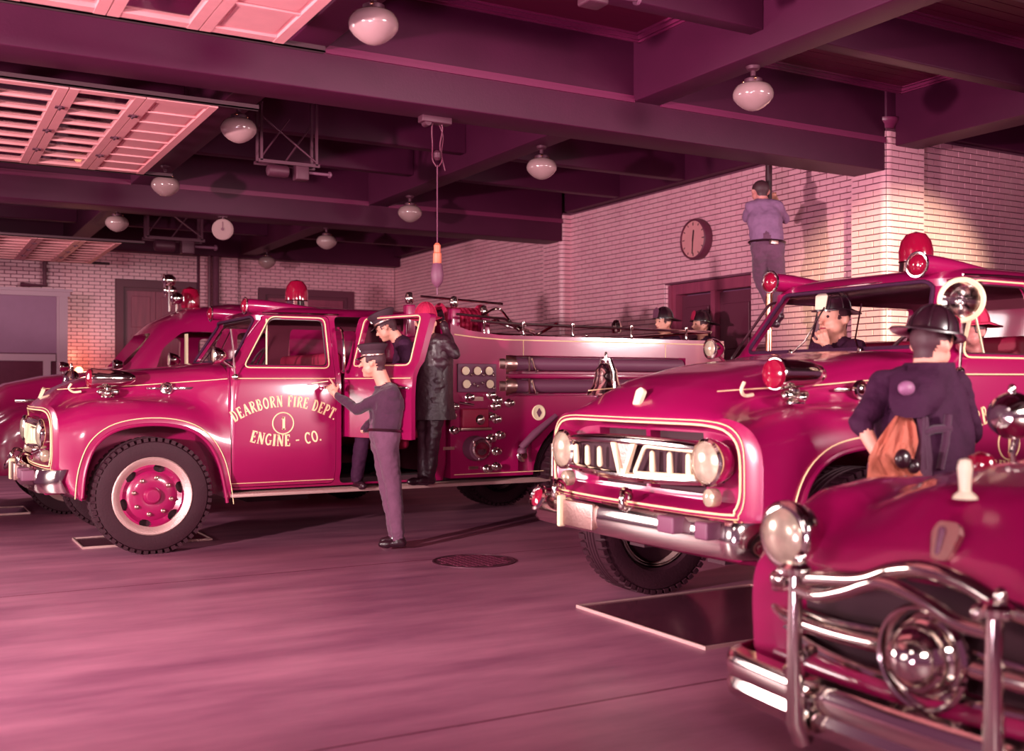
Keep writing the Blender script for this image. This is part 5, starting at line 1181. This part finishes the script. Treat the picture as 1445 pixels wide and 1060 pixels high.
    for s in (-1, 1):
        MB().tube([(-.17, s*.375, .23), (-.205, s*.375, .30), (-.21, s*.375, .55), (-.205, s*.375, .79)], [.034, .034, .026, .022], 14).build('guard_post', ch, bu)
        g = MB().lathe([(.03, 0), (.05, .01), (.052, .03), (.036, .045)], (-.205, s*.375, .785), n=20).ell((-.235, s*.375+.03, .80), .022, 12, 8).ell((-.21, s*.375-.035, .805), .02, 12, 8).ell((-.18, s*.375, .84), (.02, .02, .03), 12, 8).build('guard_cap', ch, bu)
        MB().cyl((-.18, s*.375, .36), (.02, s*.375, .36), .03).build('bumper_bracket', M['black'], bu)
        MB().tube(spline([(-.17, s*.45, .44), (-.10, s*.46, .48), (-.03, s*.47, .50)], 4), .022, 10).build('bumper_brace', ch, bu)
    rail = spline([(-.21, .36, .745), (-.215, .26, .74), (-.22, .14, .775), (-.225, 0, .825), (-.22, -.14, .80), (-.215, -.26, .755), (-.21, -.36, .745)], 7)
    MB().tube(rail, .021, 12).build('arched_rail', ch, bu)
    # spotlight and warning dome on the cowl
    c = Vector((1.10, .50, 1.30)); sp = MB().lathe([(.0, .12), (.045, .11), (.08, .06), (.094, .01), (.096, -.015), (.085, -.02)], c, (-1, -.25, .0), n=32).tube([c+Vector((.05, 0, -.05)), (1.1, .5, 1.15), (1.12, .5, 1.08)], .014, 8).cap(c+Vector((0, 0, .09)), c+Vector((.0, 0, .115)), .016, .014).build('cowl_spotlight', ch, root)
    MB().lathe([(.05, 0), (.055, .02), (.052, .05), (.04, .07), (.0, .085)], (.72, .36, 1.09), n=24).build('warning_dome', M['redlens'], root)
    for s in (-1, 1):
        make_wheel(root, (.95, s*.76, .34), s, r=.34, w=.19)
        make_wheel(root, (3.80, s*.76, .34), s, 'rear_wheel', r=.34, w=.19)
    return root
car = build_car(); car.location = (2.79, 2.265, 0)

# ------------------------------------------------------------------ panel van behind the left engine
def build_van():
    root = empty('panel_van', (0, 0, 0), 'rounded red panel van parked beyond the left fire engine', 'van'); red = M['red']; ch = M['chrome']
    def P(zc, w, zs=None, h2=None):
        zs = zs or zc*.9; return [(0,zc),(w*.30,zc-.005),(w*.55,zc-.03),(w*.75,zc-.09),(w*.86,zc-.17),(w*.93,zc-.28),(w*.98,zc-.42),(w,zc-.6),(w,.75),(w*.99,.45),(w*.85,.42),(0,.42)]
    def HD(zc, w): return [(0,zc),(.3,zc-.01),(.5,zc-.05),(.62,zc-.16),(.70,zc-.27),(.82,zc-.29),(w-.05,zc-.36),(w,zc-.52),(w,.75),(w*.99,.48),(w*.85,.45),(0,.45)]
    ST = [(-.86,.12,HD(1.22,.92)),(-.80,.12,HD(1.33,.98)),(-.60,.08,HD(1.45,1.0)),(-.2,.03,HD(1.54,1.0)),(.35,0,HD(1.60,1.0)),(.62,.0,[(0,1.66),(.3,1.655),(.55,1.64),(.7,1.60),(.80,1.50),(.88,1.36),(.96,1.2),(1.0,1.05),(1.0,.75),(.99,.45),(.85,.42),(0,.42)]),(.86,.05,P(2.0,.96)),(1.05,.05,P(2.20,.98)),(1.35,.03,P(2.36,1.0)),(1.9,0,P(2.45,1.02)),(3.0,0,P(2.46,1.02)),(4.2,0,P(2.42,1.02)),(4.5,0,P(2.25,.98))]
    rs = []
    for i in range(len(ST)-1):
        for k in range(2):
            t = k/2; (xa, ba, A), (xb, bb, B_) = ST[i], ST[i+1]; L = lambda j, c: A[j][c]+(B_[j][c]-A[j][c])*t
            rs.append(section(xa+(xb-xa)*t, dense([(L(j, 0), L(j, 1)) for j in range(12)]), ba+(bb-ba)*t))
    rs.append(section(4.5, dense(ST[-1][2])))
    body = MB().rings(rs).mesh('v')
    inner = MB().rings([section(x, [(y*k_, z-dz) for y, z in P_], 0) for x, k_, dz, P_ in ((.78, .90, .10, P(1.85, .96)), (1.15, .93, .08, P(2.2, .98)), (1.45, .94, .06, P(2.36, 1.0)), (2.0, .94, .06, P(2.45, 1.02)), (4.3, .94, .06, P(2.40, 1.02)))]).mesh('i')
    wa = [(.0+.55*math.cos(math.radians(a)), .45+.55*math.sin(math.radians(a))) for a in range(0, 181, 12)] + [(-.55, -.2), (.55, -.2)]
    cut = [inner, prism_mesh(roundpoly([(.92, 1.56), (1.62, 1.56), (1.62, 2.06), (1.25, 2.06), (1.02, 1.86)], .07), 'y', -1.3, 1.3), prism_mesh(roundpoly([(1.86, 1.62), (2.5, 1.62), (2.5, 2.06), (1.86, 2.06)], .08), 'y', -1.3, 1.3), prism_mesh(roundpoly([(-.68, 1.66), (.68, 1.66), (.60, 2.05), (-.60, 2.05)], .1), 'x', .4, 1.1)]
    cut += [prism_mesh(wa, 'y', s*.6, s*1.3) for s in (-1, 1)] + [prism_mesh([(x+3.3, z) for x, z in wa], 'y', s*.6, s*1.3) for s in (-1, 1)]
    link('body', boolean(body, cut), red, root, 40)
    MB().box((1.27, -1.0, 1.58), (1.29, -.9, 2.03)).box((1.27, .9, 1.58), (1.29, 1.0, 2.03)).build('vent_post', M['cream'], root)
    MB().add([(.90, -.66, 1.66), (.90, .66, 1.66), (1.10, .58, 2.05), (1.10, -.58, 2.05)], [(0, 1, 2, 3)]).build('windshield', M['glass'], root, smooth=0)
    for s in (-1, 1):
        MB().box((-.55, s*1.0, 1.24), (-.1, s*1.02, 1.28), .008).build('side_trim', ch, root)
        h = MB().lathe([(.10, -.06), (.12, 0), (.12, .03), (.10, .04)], (-.88, s*.70, .98), (-1, 0, 0), n=28).build('headlight', ch, root); MB().lathe([(.098, .03), (.06, .05), (0, .055)], (-.88, s*.70, .98), (-1, 0, 0), n=24).build('lens', M['lens'], h)
        make_wheel(root, (0, s*.86, .43), s, r=.43, w=.22); make_wheel(root, (3.3, s*.86, .43), s, 'rear_wheel', r=.43, w=.22)
    MB().tube([(-1.02+.10*(y/1.0)**2, y, .60) for y in [-1.02+.102*i for i in range(21)]], .06, 12).build('bumper', ch, root)
    MB().box((-.80, -.6, .8), (-.78, .6, 1.1)).build('grille', ch, root, smooth=0)
    # roof lights: two chrome horns and a red dome, mirror stalks
    for y, z, x in ((-.25, 2.50, 1.30), (-.1, 2.60, 1.25), (-.20, 2.72, 1.22)):
        MB().ell((x+.02, y, z), (.085, .075, .075), 18, 12).lathe([(.078, .0), (.082, -.01), (.06, -.015), (0, -.012)], (x-.03, y, z), (1, 0, .1), n=20).cyl((x+.02, y, 2.34), (x+.02, y, z), .015, n=8).build('roof_spotlight', ch, root)
    MB().lathe([(.11, 0), (.12, .04), (.12, .16), (.09, .24), (0, .28)], (1.55, .05, 2.40), n=28).build('beacon_dome', M['redlens'], root)
    MB().lathe([(.0, .10), (.045, .08), (.065, .02), (.06, -.02), (0, -.02)], (.50, -.86, 1.66), (1, 0, 0), n=20).cyl((.52, -.86, 1.5), (.52, -.86, 1.62), .012, n=8).build('cowl_spotlight', ch, root)
    MB().lathe([(.0, .10), (.045, .08), (.065, .02), (.06, -.02), (0, -.02)], (.1, .55, 1.66), (1, 0, 0), n=20).cyl((.12, .55, 1.5), (.12, .55, 1.62), .012, n=8).build('hood_spotlight', ch, root)
    MB().box((1.9, -.8, .9), (2.05, .8, 1.55), .05).build('seat', M['red_dark'], root)
    return root
van = build_van(); van.location = (1.58, 13.72, 0)

for k in kids(E1):
    if k.name.startswith('reflector_lamp'):
        for c in kids(k): bpy.data.objects.remove(c)
        bpy.data.objects.remove(k)
